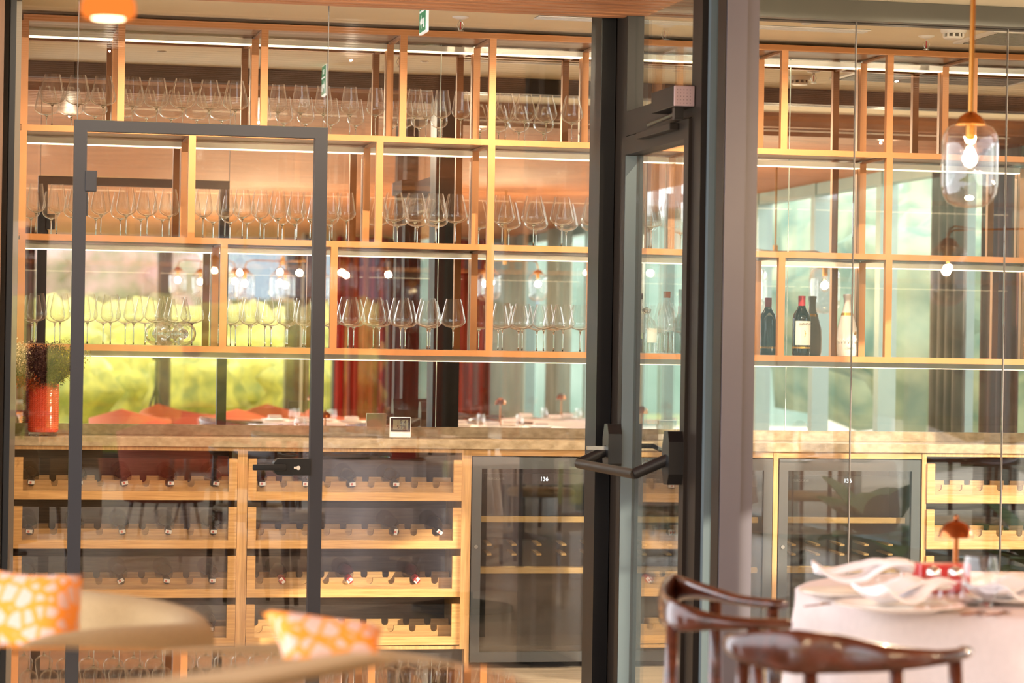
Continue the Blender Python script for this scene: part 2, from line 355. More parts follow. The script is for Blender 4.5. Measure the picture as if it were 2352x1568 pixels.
# ---------------------------------------------------------------- mirror on the back wall
ups = 1.3+P(1100, 800, YS).z-1.3
zct = H-.3615                       # counter top
zup = zct+.042
for i, (a, b_, w) in enumerate(((-1, 1003, 'behind the drawers cabinets'), (1003, 1418, 'middle'), (1418, 1806, 'right'), (1806, 2600, 'right end'))):
    x0 = XL if a < 0 else X_(a, YM); x1 = X_(b_, YM) if b_ < 2600 else XR
    t = tag(MB().box(x0+.0015, x1-.0015, YM, YM+.012, zup, ZC-.002).build('wall_mirror', M['mirror']),
        ['tall wall mirror panel behind the left glasses, reaching the seam above the thermometer', 'tall wall mirror panel right of the seam near the thermometer',
         'tall wall mirror panel seen through the open black door', 'wall mirror panel at the right behind the white bottle'][i], 'mirror', 'mirror panels behind the shelves')
    if i: MB().box(x0-.0015, x0+.0015, YM-.002, YM+.01, zup, ZC-.003).build('edge', M['mirror_edge'], t)

# ---------------------------------------------------------------- bronze shelf unit
zr = [H+1.3028, H+.8647, H+.4314, H-.0053]; TH = .0245
shelf = thing('display_shelf', (X_(56, YS), YS, zr[3]), 'bronze metal open shelving fixed in front of the wall mirror, holding glasses and bottles', 'shelf')
x0s, x1s = X_(41, YS), XR-.05
for z in zr:
    MB().box(x0s, x1s, YS, YS+.03, z-TH/2, z+TH/2).build('front_rail', M['bronze'], shelf)
    MB().box(x0s+.005, x1s, YS+.03, YM-.004, z-.004, z+TH/2-.001).build('shelf_board', M['bronze_d'], shelf)
    MB().box(x0s+.01, x1s, YM-.03, YM-.002, z-.034, z-.0125).build('light_strip', M['alu'], shelf)
    MB().box(x0s+.012, x1s, YM-.026, YM-.007, z-.037, z-.0345).build('light_diffuser', M['led'], shelf)
posts = [[56, 278, 607, 926.5, 1131.5, 1388, 1802.5, 2045, 2238], [51.5, 440, 871, 1128, 1592, 2042.5, 2420], [48, 513, 766.5, 1125, 1449, 1795, 2041, 2430]]
postx = []
for r, row in enumerate(posts):
    za, zb = zr[r+1]+TH/2, zr[r]-TH/2; xs = []
    for j, u in enumerate(row):
        x = X_(u, YS, 200+250*r); xs.append(x); w = .0142
        MB().box(x-w, x+w, YS, YS+.028, za, zb).build('upright', M['bronze'], shelf)
        MB().box(x-w, x+w, YM-.032, YM-.003, za, zb).build('upright', M['bronze'], shelf)
        MB().box(x-.009, x+.009, YS+.03, YM-.032, zb-.004, zb+.006).build('cross_rail', M['bronze'], shelf)
    postx.append(xs)

# ---------------------------------------------------------------- stone counter
c = tag(MB().box(XL, XR, YS-.01, YM-.002, zct-.037, zct, bev=.002).build('stone_countertop', M['stone']), 'long beige travertine counter under the shelves with narrow upstand', 'counter')
MB().box(XL, XR, YM-.022, YM-.001, zct+.0005, zup).build('upstand', M['stone'], c)
zcb = zct-.0385

# ---------------------------------------------------------------- oak bottle cabinets
def bottle_lying(x, y0, z, m, label, tilt=0, grp='wine bottles lying in the oak racks', par=None):
    t = thing('wine_bottle', (x, y0, z), label, 'bottle', grp)
    mb = MB(); mb.local = True
    mb.lathe([(.0001, .02), (.0135, .02), (.0145, .075), (.019, .1), (.034, .125), (.0375, .15), (.0375, .29), (.0001, .295)], 20, axis='Y'); mb.build('body', m, t, smooth=True)
    mb = MB(); mb.local = True; mb.lathe([(.0001, 0), (.0138, .001), (.0145, .012), (.0145, .055)], 20, axis='Y'); mb.build('capsule', M['plastic'] if m is not M['bottle_r'] else M['redcap'], t, smooth=True)
    mb = MB(); mb.local = True; R = Matrix.Rotation(tilt, 3, 'Y')
    mb.box(-.0125, .0125, -.0012, .001, -.007, .007, rot=R); s_ = mb.build('sticker', M['sticker'], t)
    mb = MB(); mb.local = True; mb.box(-.007, .001, -.0017, -.001, -.0045, .0045, rot=R); mb.build('print', M['stickred'], s_)
    t.rotation_euler = (math.radians(7.5), 0, 0)
    return t
def rack_plate(x0, x1, z0, z1, y0, y1, notches, w=.014, dep=.026):
    pts = [(x0, y0, z0), (x1, y0, z0), (x1, y0, z1)]
    for n in sorted(notches, reverse=True):
        if not x0+w < n < x1-w: continue
        pts.append((n+w, y0, z1))
        for k in range(9): a = PI*k/8; pts.append((n+w*math.cos(a), y0, z1-dep+w-w*math.sin(a)))
        pts.append((n-w, y0, z1))
    pts.append((x0, y0, z1)); return MB().poly(pts, (0, y1-y0, 0))
drz = [H-.6126, H-.8078, H-1.0054, H-1.2015]
def cabinet(x0, x1, label, notch, pitch, bott, back=True, thick=.02):
    t = thing('wine_rack_cabinet', ((x0+x1)/2, YS+.18, 0), label, 'cabinet', 'oak wine rack cabinets under the counter')
    mb = MB(); mb.box(x0, x0+thick, YS+.004, YM-.005, .08, zcb); mb.box(x1-thick, x1, YS+.004, YM-.005, .08, zcb)
    mb.box(x0+thick, x1-thick, YS+.004, YM-.005, zcb-.014, zcb); mb.box(x0+thick, x1-thick, YS+.006, YM-.005, .08, H-1.2065)
    mb.build('carcass', M['oak_v'], t)
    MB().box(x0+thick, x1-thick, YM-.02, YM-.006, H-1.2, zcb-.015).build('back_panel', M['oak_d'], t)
    MB().box(x0, x1, YS+.05, YM-.01, 0, .08).build('plinth', M['dark'], t)
    a, b = x0+thick+.002, x1-thick-.002
    for k, z in enumerate(drz):
        mb = MB(); w = .034
        mb.poly([(a, YS-.004, z), (b, YS-.004, z), (b, YS-.004, z+.168), (b-w, YS-.004, z+.168), (b-w, YS-.004, z+w), (a+w, YS-.004, z+w), (a+w, YS-.004, z+.168), (a, YS-.004, z+.168)], (0, .02, 0))
        d = mb.build('drawer', M['oak'], t)
        off = notch
        ns = [off+i*pitch for i in range(-2, 14)]
        rack_plate(a+.01, b-.01, z+.02, z+.076, YS+.045, YS+.06, ns).build('bottle_rest', M['oak'], d)
        rack_plate(a+.01, b-.01, z+.02, z+.088, YS+.19, YS+.205, ns, dep=.026).build('bottle_rest', M['oak'], d)
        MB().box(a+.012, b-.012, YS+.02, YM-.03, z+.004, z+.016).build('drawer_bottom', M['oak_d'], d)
        MB().box(a+w-.004, b-w+.004, YS+.006, YS+.009, z+w-.004, z+.166).build('pane', M['pane'], d)
        for (x, m, tl, lab) in bott.get(k, []): bottle_lying(x, YS+.03, z+.066, m, lab, tl)
    return t
rown = ['top', 'second', 'third', 'bottom']
def bl(row, us, m, side, tl=None):
    out = []
    for i, u in enumerate(us):
        out.append((X_(u, YS+.03), m if not isinstance(m, list) else m[i], (tl[i] if tl else random.uniform(-.2, .2)), 'wine bottle, %s from left in the %s drawer of the %s oak cabinet' % (['first', 'second', 'third', 'fourth', 'fifth'][i], rown[row], side)))
    return out
bo, bg_, br = M['bottle'], M['bottle_g'], M['bottle_r']
xc = [X_(18, YS, 1200), X_(556, YS, 1200), X_(1071, YS, 1200)]
cabinet(xc[0], xc[1], 'oak wine rack cabinet at the left end, four glazed pull-out drawers', X_(131, YS), X_(184, YS)-X_(131, YS),
        {0: bl(0, [77, 188, 292, 398, 502], bo, 'left'), 1: bl(1, [74, 184, 288, 394, 498], bg_, 'left'), 2: bl(2, [72, 182, 286, 392, 497], bo, 'left', [.1, .2, -.5, .1, 0]), 3: bl(3, [70, 180, 284, 390, 493], bo, 'left')})
cabinet(xc[1], xc[2], 'oak wine rack cabinet with four glazed drawers, between left cabinet and wine cooler', X_(608, YS), X_(659, YS)-X_(608, YS),
        {0: bl(0, [608, 708, 815, 915], bo, 'middle', [0, 0, -.1, 0]), 1: bl(1, [916, 1017], bo, 'middle', [-1.4, .6]), 2: bl(2, [657, 812, 966], br, 'middle', [.9, -.7, -.9])})
def cooler(x0, x1, label, grp='wine coolers under the counter'):
    t = thing('wine_cooler', ((x0+x1)/2, YS+.18, 0), label, 'wine cooler', grp); z1 = zcb-.03; z0 = H-1.295+.02
    mb = MB()
    mb.box(x0, x0+.02, YS+.03, YM-.01, z0, z1); mb.box(x1-.02, x1, YS+.03, YM-.01, z0, z1); mb.box(x0+.02, x1-.02, YM-.03, YM-.01, z0, z1)
    mb.box(x0+.02, x1-.02, YS+.03, YM-.03, z1-.02, z1); mb.box(x0+.02, x1-.02, YS+.03, YM-.03, z0, z0+.03); mb.build('body', M['fridge_in'], t)
    mb = MB(); mb.box(x0-.004, x1+.004, YS+.006, YM-.1, z1+.004, zcb); mb.build('oak_filler_rail', M['oak'], t)
    w = .042; mb = MB()
    mb.box(x0+.003, x0+w, YS, YS+.028, z0+.0, z1); mb.box(x1-w, x1-.003, YS, YS+.028, z0, z1)
    mb.box(x0+w, x1-w, YS, YS+.028, z1-w-.006, z1); mb.box(x0+w, x1-w, YS, YS+.028, z0, z0+w); d = mb.build('door', M['fridge'], t)
    MB().box(x0+w, x1-w, YS+.008, YS+.014, z0+w, z1-w).build('pane', M['coolpane'], d)
    mb = MB(); mb.tube((x0+.022, YS-.004, .5), (x0+.022, YS+.001, .5), .008); mb.build('lock', M['silver'], d)
    for z in (H-.69, H-.902):
        MB().box(x0+.05, x1-.05, YS+.05, YS+.068, z-.012, z+.012, bev=.002).build('rack', M['tan'], t)
        mb = MB()
        for j in range(3): mb.box(x0+.03, x1-.03, YS+.11+j*.08, YS+.13+j*.08, z-.01, z+.0)
        mb.build('rack_slats', M['tan'], t)
    mb = MB()
    for j in range(5):
        xx = x0+.08+j*(x1-x0-.2)/4; mb.poly([(xx, YS+.06, H-.80), (xx+.02, YS+.06, H-.80), (xx+.05, YS+.3, H-.80), (xx+.03, YS+.3, H-.80)], (0, 0, .008)); mb.poly([(xx, YS+.06, H-.84), (xx+.02, YS+.06, H-.84), (xx+.05, YS+.3, H-.84), (xx+.03, YS+.3, H-.84)], (0, 0, .008))
    mb.build('bottle_cradle', M['tan'], t)
    MB().box(x0+.06, x1-.06, YS+.04, YS+.06, z1-.12, z1-.07).build('control_panel', M['plastic'], t)
    text('136', .024, ((x0+x1)/2+.002, YS+.0385, z1-.092), FRONT, M['digit'], t, 'display_digits')
    text('EUROCAVE', .014, (x0+.11, YS+.0385, z1-.092), FRONT, M['print_g'], t)
    return t
cx = [(X_(1082, YS, 1200), X_(1420, YS, 1200)), (X_(1442, YS, 1200), X_(1775, YS, 1200)), (X_(1787, YS, 1200), X_(2114, YS, 1200))]
cooler(*cx[0], 'built-in wine cooler with grey steel door frame, left of the black door frame')
cooler(*cx[1], 'wine cooler with steel door frame seen behind the open black door')
cooler(*cx[2], 'wine cooler with steel door frame between door column and right oak cabinet')
for a, b in ((xc[2], cx[0][0]-.001), (cx[0][1]+.001, cx[1][0]-.001), (cx[1][1]+.001, cx[2][0]-.001)):
    tag(MB().box(a, b, YS+.004, YM-.01, 0, zcb).build('divider_panel', M['oak_v']), 'slim oak divider panel beside wine cooler, ' + ('next to middle drawers' if a == xc[2] else 'behind the black door' if a < cx[1][0] else 'left of the right-hand cooler'), 'panel', 'oak divider panels')
cabinet(X_(2117, YS, 1200), X_(2117, YS, 1200)+.95, 'oak wine rack cabinet at the right end behind the copper table lamp', X_(2170, YS), .0925, {0: []})

# ---------------------------------------------------------------- stemmed glasses
def glass_proto(r, h, rim, bowlfrac=.56, low=.33):
    t = bpy.data.objects.new('wine_glass', None); t.empty_display_size = .03
    hb = h*bowlfrac; zb = h-hb; prof = []
    # bowl: closes at zb, widest at zb+low*hb, narrows to the rim
    for i in range(9):
        a = PI/2*i/8; prof.append((max(.0008, r*math.sin(a)), zb+low*hb*(1-math.cos(a))))
    for i in range(1, 11):
        q = i/10; prof.append((r+(rim-r)*(q**1.12), zb+low*hb+(1-low)*hb*q))
    mb = MB(); mb.lathe(prof, 40); mb.local = True; bowl = mb.build('bowl', M['wine'], t, smooth=2)
    mb = MB(); mb.local = True
    mb.lathe([(.0008, .0042), (.003, .0042), (.0024, .02), (.0024, zb-.02), (.0034, zb-.008), (.008, zb+.0005), (r*.42, zb+low*hb*.1), (r*.38, zb+low*hb*.16), (.0008, zb+low*hb*.1)], 14); stem = mb.build('stem', M['clear'], t, smooth=2)
    mb = MB(); mb.local = True; mb.lathe([(.0008, .0005), (.037, .0005), (.0375, .0012), (.03, .0022), (.01, .0034), (.0008, .0043)], 32); foot = mb.build('foot', M['wine'], t, smooth=2)
    return t, [(bowl, []), (stem, []), (foot, [])]
protos = {}
def G(kind):
    if kind not in protos:
        protos[kind] = glass_proto(*{'slim': (.038, .205, .025, .57, .27), 'big': (.052, .212, .031, .57, .25), 'round': (.047, .2, .027, .58, .34), 'mid': (.042, .203, .028, .56, .27), 'wide': (.049, .198, .032, .54, .25)}[kind])
    return protos[kind]
used = {}
ords = ['first', 'second', 'third', 'fourth', 'fifth', 'sixth', 'seventh', 'eighth', 'ninth', 'tenth', 'eleventh']
desc = {'slim': 'slim tall stemmed wine glass', 'big': 'big-bowled stemmed wine glass', 'round': 'round-bowled stemmed wine glass', 'mid': 'tulip-shaped stemmed wine glass', 'wide': 'wide-bowled stemmed wine glass'}
shn = {1: 'top shelf', 2: 'middle shelf', 3: 'lowest shelf'}
def glasses(sh, bay, kind, us, yy, bayname):
    for i, u in enumerate(us):
        y = yy[i] if isinstance(yy, (list, tuple)) else yy; z = zr[sh]+TH/2
        v = [0, 285, 540, 797][sh]
        x = X_(u, y, v)
        pr, kids = G(kind); lab = '%s, %s from left, %s bay of the %s' % (desc[kind], ords[i], bayname, shn[sh]); grp = 'stemmed glasses on the %s' % shn[sh]
        if kind not in used:
            used[kind] = 1; S.collection.objects.link(pr); pr.location = (x, y, z); tag(pr, lab, 'wine glass', grp)
        else: dup(pr, kids, (x, y, z), 0, lab, 'wine glass', grp)
glasses(1, 0, 'big', [119, 178, 236], YS+.1, 'leftmost'); glasses(1, 1, 'big', [303, 359, 419, 480, 540], YS+.1, 'second')
glasses(1, 2, 'slim', [638, 690, 742, 803, 862], YS+.1, 'third'); glasses(1, 3, 'slim', [952, 978, 1015, 1058], [YS+.09, YS+.12, YS+.1, YS+.12], 'fourth')
glasses(1, 4, 'round', [1161, 1205, 1254, 1313], YS+.1, 'fifth'); glasses(1, 5, 'mid', [1455, 1482], YS+.14, 'sixth')
glasses(2, 0, 'slim', [82, 130], YS+.1, 'leftmost'); 
glasses(2, 1, 'mid', [178, 231, 289, 337, 388], YS+.2, 'leftmost')
glasses(2, 1, 'slim', [466, 516, 556, 597, 638, 681, 712, 762, 795], YS+.13, 'second'); glasses(2, 2, 'big', [904, 953, 1000, 1045], YS+.15, 'third')
glasses(2, 3, 'big', [1153, 1225, 1290, 1362, 1425, 1495], YS+.12, 'fourth'); glasses(2, 4, 'big', [1630], YS+.14, 'fifth')
glasses(3, 0, 'mid', [83, 137, 200, 253, 306], YS+.13, 'leftmost'); glasses(3, 0, 'wide', [358, 402, 440], [YS+.08, YS+.16, YS+.08], 'leftmost')
glasses(3, 1, 'mid', [529, 571, 608, 656, 695, 738], YS+.12, 'second'); glasses(3, 2, 'big', [799, 857, 919, 981, 1040], YS+.1, 'third')
glasses(3, 3, 'wide', [1153, 1199, 1248, 1292, 1332], YS+.12, 'fourth')
for i, u in enumerate((384, 426)):
    pr, kids = G('wide'); x = X_(u, YS+.06, 790)
    g = dup(pr, kids, (x, YS+.25, zr[3]+TH/2+.0335), 0, '%s of two stemmed glasses lying on their sides pointing forward, lowest shelf' % ('left one', 'right one')[i], 'wine glass', 'glasses lying on the lowest shelf')
    g.rotation_euler = (PI/2, 0, 0); g.location.y = YS+.25; g.location.z = zr[3]+TH/2+.0490

# bottles on the lowest shelf
z3 = zr[3]+TH/2
def std_bottle(name, u, y, prof, m, label, extra=None, n=28):
    x = X_(u, y, 800); t = thing(name, (x, y, z3), label, 'bottle', 'bottles on the lowest shelf'); mb = MB(); mb.local = True; mb.lathe(prof, n); mb.build('body', m, t, smooth=True)
    return t
bp = [(.0008, 0), (.0375, .001), (.0385, .01), (.0385, .155), (.034, .178), (.02, .2), (.0145, .215), (.0145, .252), (.0008, .252)]
def ringp(t, name, prof, m, sub=None):
    mb = MB(); mb.local = True; mb.lathe(prof, 28); return mb.build(name, m, t, smooth=True)
t = std_bottle('wine_bottle', 1840, YS+.13, bp, M['bottle'], 'dark wine bottle with red capsule and cream label, on lowest shelf at right')
ringp(t, 'capsule', [(.0152, .2), (.0155, .255), (.0008, .2555)], M['redcap'])
def curved_label(t, r, z0, z1, a0, a1, m, name='label_paper'):
    mb = MB(); mb.local = True; n = 14; A = []
    for k in range(n+1):
        a = a0+(a1-a0)*k/n; A.append((mb.b.verts.new((r*math.sin(a), -r*math.cos(a), z0)), mb.b.verts.new((r*math.sin(a), -r*math.cos(a), z1))))
    for p, q in zip(A, A[1:]): mb.b.faces.new((p[0], q[0], q[1], p[1]))
    o = mb.build(name, m, t, smooth=2, fix=False); return o
lb = curved_label(t, .0389, .045, .148, -1.0, 1.35, M['paper'])
text('QUANTUM', .0115, (t.location.x+.004, t.location.y-.0398, t.location.z+.135), FRONT, M['ink'], t)
text('}', .03, (t.location.x+.004, t.location.y-.0398, t.location.z+.095), FRONT, M['gold'], t, 'emblem')
ringp(t, 'gold_band', [(.0391, .03), (.0391, .038)], M['gold'])
ch = [(.0008, 0), (.041, .001), (.0435, .01), (.0445, .08), (.042, .12), (.03, .165), (.019, .2), (.016, .22), (.0165, .25), (.019, .254), (.019, .266), (.0008, .268)]
t = std_bottle('champagne_bottle', 1945, YS+.13, ch, M['champ'], 'pearl white sparkling wine bottle with diamond pattern and gold neck band, lowest shelf')
ringp(t, 'neck_band', [(.0275, .175), (.0245, .187)], M['gold'])
mb = MB(); mb.local = True
for k in range(7):
    for sgn in (1, -1):
        for j in range(12):
            a0 = -1.2+.35*k; a = a0+sgn*j*.08; r = .0452-(max(0, j*.01-.02))*.25; zz = .055+j*.008
            mb.box(r*math.sin(a)-.0006, r*math.sin(a)+.0006, -r*math.cos(a)-.0006, -r*math.cos(a)+.0006, zz, zz+.0075)
mb.build('diamond_pattern', M['paper'], t)
text('CARO', .011, (t.location.x, t.location.y-.0455, t.location.z+.035), FRONT, M['print_g'], t)
mb = MB(); mb.local = True; mb.tube((.024, -.0385, .1), (.026, -.0405, .1), .007); mb.build('medallion', M['gold'], t)
t = std_bottle('clear_bottle', 1530, YS+.14, [(.0008, 0), (.036, .001), (.038, .01), (.038, .15), (.034, .18), (.016, .2), (.014, .235), (.0145, .238), (.0008, .238)], M['shade'], 'tall clear spirit bottle with brown stopper, behind the black door glass')
ringp(t, 'stopper', [(.015, .236), (.0155, .262), (.0008, .263)], M['orange_twig']); ringp(t, 'contents', [(.0008, .004), (.0345, .004), (.0345, .09), (.0008, .09)], M['clear'])
t = std_bottle('squat_bottle', 1484, YS+.12, [(.0008, 0), (.042, .001), (.044, .012), (.044, .115), (.036, .135), (.014, .155), (.012, .168), (.0008, .169)], M['shade'], 'squat clear spirit bottle with white label, left of the tall clear bottle')
curved_label(t, .0446, .045, .105, -.2, 1.2, M['paper']); ringp(t, 'stopper', [(.0125, .166), (.018, .172), (.02, .185), (.0008, .195)], M['clear']); ringp(t, 'contents', [(.0008, .004), (.040, .004), (.040, .06), (.0008, .06)], M['clear'])
t = std_bottle('wine_bottle', 1612, YS+.2, [(a*.92, b*.82) for a, b in bp], M['bottle'], 'small dark bottle between black door and grey column, lowest shelf')
ringp(t, 'capsule', [(.0142, .17), (.0142, .209), (.0008, .2092)], M['redcap'])
t = std_bottle('amber_bottle', 1637, YS+.12, [(.0008, 0), (.039, .001), (.041, .02), (.036, .12), (.02, .17), (.0145, .2), (.0145, .25), (.0008, .25)], M['amberdrink'], 'tall amber bottle with orange cap beside the grey column, lowest shelf')
ringp(t, 'cap', [(.015, .225), (.0155, .285), (.0008, .286)], M['orange_twig'])

# ---------------------------------------------------------------- counter objects
vx, vy = X_(99, YS+.055, 985), YS+.055
v = thing('ribbed_vase', (vx, vy, zct), 'red-orange studded glass vase with clear base on the left end of the counter', 'vase')
R0 = .0595
prof = [(R0*.97, .016)]+[(R0, .018+i*.0044) for i in range(48)]+[(R0, .229), (R0-.004, .2295), (R0-.005, .03), (.0008, .028)]
mb = MB(); mb.local = True; mb.lathe(prof, 72, wob=lambda j, k: 1+(.035 if (j % 2 and k % 2) else 0) if 1 < j < 48 else 1); mb.build('body', M['vase'], v, smooth=False)
mb = MB(); mb.local = True; mb.lathe([(.0008, .0005), (R0*.92, .001), (R0*.97, .004), (R0*.97, .0155), (.0008, .0155)], 48); mb.build('base', M['clear'], v, smooth=True)
fl = thing('dried_flower_bouquet', (vx, vy, zct+.16), 'bouquet of dark brown, cream and yellow dried flowers standing in the red vase', 'flowers')
def sprigs(name, m, n, ang0, ang1, L0, L1, tip, ts, spread=.03, stems=True, ybias=0, per=1.0):
    mb = MB(); ms = MB(); base = Vector((vx, vy, zct+.17))
    for i in range(n):
        a = random.uniform(ang0, ang1); ay = random.uniform(-.35, .3)+ybias; L = random.uniform(L0, L1)
        b = base+Vector((random.uniform(-spread, spread), random.uniform(-spread, spread), 0)); e = b+Vector((math.sin(a)*L, -.06-.10*random.random()+math.sin(ay)*.05, math.cos(a)*L))
        if stems: ms.tube(b, e, .0011, .0006, 4, False)
        for k in range(tip):
            q = random.uniform(.5, 1.04); c = b.lerp(e, q)+Vector((random.gauss(0, 1), random.gauss(0, 1), random.gauss(0, 1)))*per*.012
            d = [Vector((random.gauss(0, 1), random.gauss(0, 1), random.gauss(0, 1))).normalized()*ts for _ in range(3)]
            mb.tri(c+d[0], c+d[1], c+d[2]); 
            if k % 3 == 0: mb.tri(c+d[0], c+d[2]*.9, c-d[1]*.6)
    o = mb.build(name, m, fl, fix=False)
    if stems: ms.build('stems', M['stem'], o, fix=False)
    tag(o, kind='stuff')
sprigs('brown_sprigs', M['brown_twig'], 230, -.62, .62, .11, .19, 80, .005, .03)
sprigs('pampas_plumes', M['pampas'], 60, -.80, -.45, .14, .23, 90, .006, .02, per=.8, ybias=.25)
sprigs('yellow_sprigs', M['yellow_twig'], 50, .35, .8, .13, .23, 60, .0045, .02, ybias=.2)
sprigs('orange_sprigs', M['orange_twig'], 14, -.95, -.7, .07, .12, 70, .006, .02, ybias=.2)
th = thing('thermometer', (X_(919, YS+.06, 985), YS+.06, zct), 'small white digital thermometer with grey display standing on the counter', 'thermometer')
mb = MB(); mb.local = True; Rt = Matrix.Rotation(-.12, 3, 'X')
tx = .0
mb = MB(); mb.local = True; mb.box(-.044, .044, -.007, .007, .006, .09, bev=.004); body = mb.build('case', M['white'], th)
mb = MB(); mb.local = True; mb.box(-.041, .041, -.0085, -.0072, .031, .087); mb.build('display', M['plastic'], th)
mb = MB(); mb.local = True; mb.box(-.031, .031, -.0095, -.0086, .038, .08); mb.build('screen', M['lcd'], th)
for s, z in (('19.4', .069), ('53%', .048)):
    o = text(s, .024, (th.location.x+.004, th.location.y-.0103, th.location.z+z), FRONT, M['ink'], th, 'digits')
mb = MB(); mb.local = True; mb.box(-.036, -.03, -.012, .012, 0, .006); mb.box(.03, .036, -.012, .012, 0, .006); mb.build('stand', M['clear'], th)
mb = MB(); mb.local = True; mb.tube((.016, -.0072, .018), (.016, -.009, .018), .007); mb.build('button', M['white'], th)

# ---------------------------------------------------------------- glass partition and framed glass door
ZG0 = .0
def pane(name, x0, x1, z0, z1, m='pane'): return tag(MB().box(x0, x1, YP, YP+.01, z0, z1).build(name, M[m]), kind='structure')
dx0, dx1, dzt = X_(167, YP, 500), X_(748, YP, 500), H+.7965
pane('window_3', .28, dx0-.002, 0, ZC-.002); pane('window_4', dx0+.001, dx1-.001, dzt+.003, ZC-.002); pane('window_5', dx1+.002, X_(1368, YP), 0, ZC-.002)
for i, (xx, z0) in enumerate(((dx0, dzt), (dx1, dzt))): st('trim_7', MB().box(xx-.001+.01*(1-i), xx+.001+.01*(1-i), YP-.002, YP+.012, z0, ZC), M['joint'])
door = thing('door_1', ((dx0+dx1)/2, YP, 0), 'glass door in slim anthracite frame with black lever lock', 'door', kind='structure')
w = .045; mb = MB(); mb.box(dx0, dx0+w, YP-.022, YP+.022, .01, dzt); mb.box(dx1-w, dx1, YP-.022, YP+.022, .01, dzt); mb.box(dx0+w, dx1-w, YP-.022, YP+.022, dzt-w*.87, dzt); mb.box(dx0+w, dx1-w, YP-.022, YP+.022, .01, .07); mb.build('frame', M['frame'], door)
MB().box(dx0+w, dx1-w, YP-.004, YP+.004, .07, dzt-w*.87).build('pane', M['pane'], door)
p0, p1 = P(196, 391, YP-.03), P(222, 439, YP-.03); MB().box(p0.x, p1.x, YP-.03, YP+.03, p1.z, p0.z, bev=.003).build('hinge_patch', M['frame'], door)
p0, p1 = P(195, 441, YP-.015), P(201, 495, YP-.015); MB().box(p0.x, p1.x, YP-.018, YP+.018, p1.z, p0.z).build('hinge_pin', M['frame'], door)
a, b = P(624, 1053, YP-.03), P(713, 1092, YP-.03); pts = []
rr = (a.z-b.z)/2; zc_ = (a.z+b.z)/2
for k in range(9): q = PI/2+PI*k/8; pts.append((a.x+rr+math.cos(q)*rr*.8, YP-.028, zc_+math.sin(q)*rr))
pts += [(b.x, YP-.028, b.z), (b.x, YP-.028, a.z)]
lk = MB().poly(pts, (0, .056, 0)).build('lock_case', M['black'], door)
a, b = P(580, 1066, YP-.07), P(657, 1080, YP-.07)
MB().box(a.x, b.x, YP-.085, YP-.068, b.z, a.z, bev=.005).tube((b.x-.01, YP-.07, zc_), (b.x-.01, YP-.026, zc_), .009).build('lever', M['black'], lk, smooth=True)
c_ = P(685, 1074, YP-.03); MB().tube((c_.x, YP-.034, c_.z), (c_.x, YP-.028, c_.z), .0075).box(c_.x-.016, c_.x, YP-.033, YP-.0285, c_.z-.004, c_.z+.004).build('key_cylinder', M['silver'], lk)
# right-hand fixed glass and its joints
jx = X_(1961, YP, 500)
pane('window_6', 2.5, jx-.002, 0, ZC-.002); pane('window_7', jx+.002, X_(2305, YP)-.002, 0, ZC-.002); pane('window_8', X_(2305, YP)+.002, XR-.01, 0, ZC-.002)
for xx in (jx, X_(2305, YP)): st('trim_8', MB().box(xx-.0013, xx+.0013, YP-.002, YP+.012, 0, ZC), M['joint'])

# ---------------------------------------------------------------- wing with the panic-bar door
XW = 2.432
Yf, Yn = Ysx(1405, XW), Ysx(1602, XW)
st('trim_9', MB().box(X_(1371, 9.64), XW-.004, 9.64, 9.8, 0, ZC).box(XW-.004, XW+.07, Yf+.031, 9.8, 0, ZC), M['black'])
d2 = thing('door_2', (XW+.03, (Yf+Yn)/2, 0), 'black framed glass exit door with push bar and overhead closer', 'door', kind='structure')
x0, x1 = XW, XW+.06
ya, yb = Ysx(1431, XW), Ysx(1580, XW)        # glass of the fanlight
zt0, zt1 = H+.783, H+.872
fr = MB(); fr.box(x0, x1, ya, Yf+.03, 0, ZC); fr.box(x0, x1, Yn, yb, 0, ZC); fr.box(x0, x1, yb, ya, zt0, zt1); fr.box(x0, x1, yb, ya, ZC-.04, ZC); fr.build('frame', M['bronzeblack'], d2)
MB().box(x0+.03, x0+.036, yb, ya, zt1, ZC-.04).build('fanlight_pane', M['doorpane'], d2)
lf = MB(); la, lb_ = ya+.02, yb-.012
w2 = .055; lx0, lx1 = x0-.012, x0+.055
lf.box(lx0, lx1, la-w2, la, .012, zt0-.006); lf.box(lx0, lx1, lb_, lb_+w2, .012, zt0-.006); lf.box(lx0, lx1, lb_+w2, la-w2, zt0-.07, zt0-.006); lf.box(lx0, lx1, lb_+w2, la-w2, .012, H-1.2)
leaf = lf.build('leaf', M['bronzeblack'], d2)
MB().box(x0+.03, x0+.036, lb_+w2, la-w2, H-1.2, zt0-.07).build('pane', M['doorpane'], leaf)
gr = MB(); gy = la-w2; gr.box(lx0+.001, x0+.03, gy-.004, gy-.0005, H-1.195, zt0-.072); gr.build('glazing_bead', M['greyblue'], leaf)
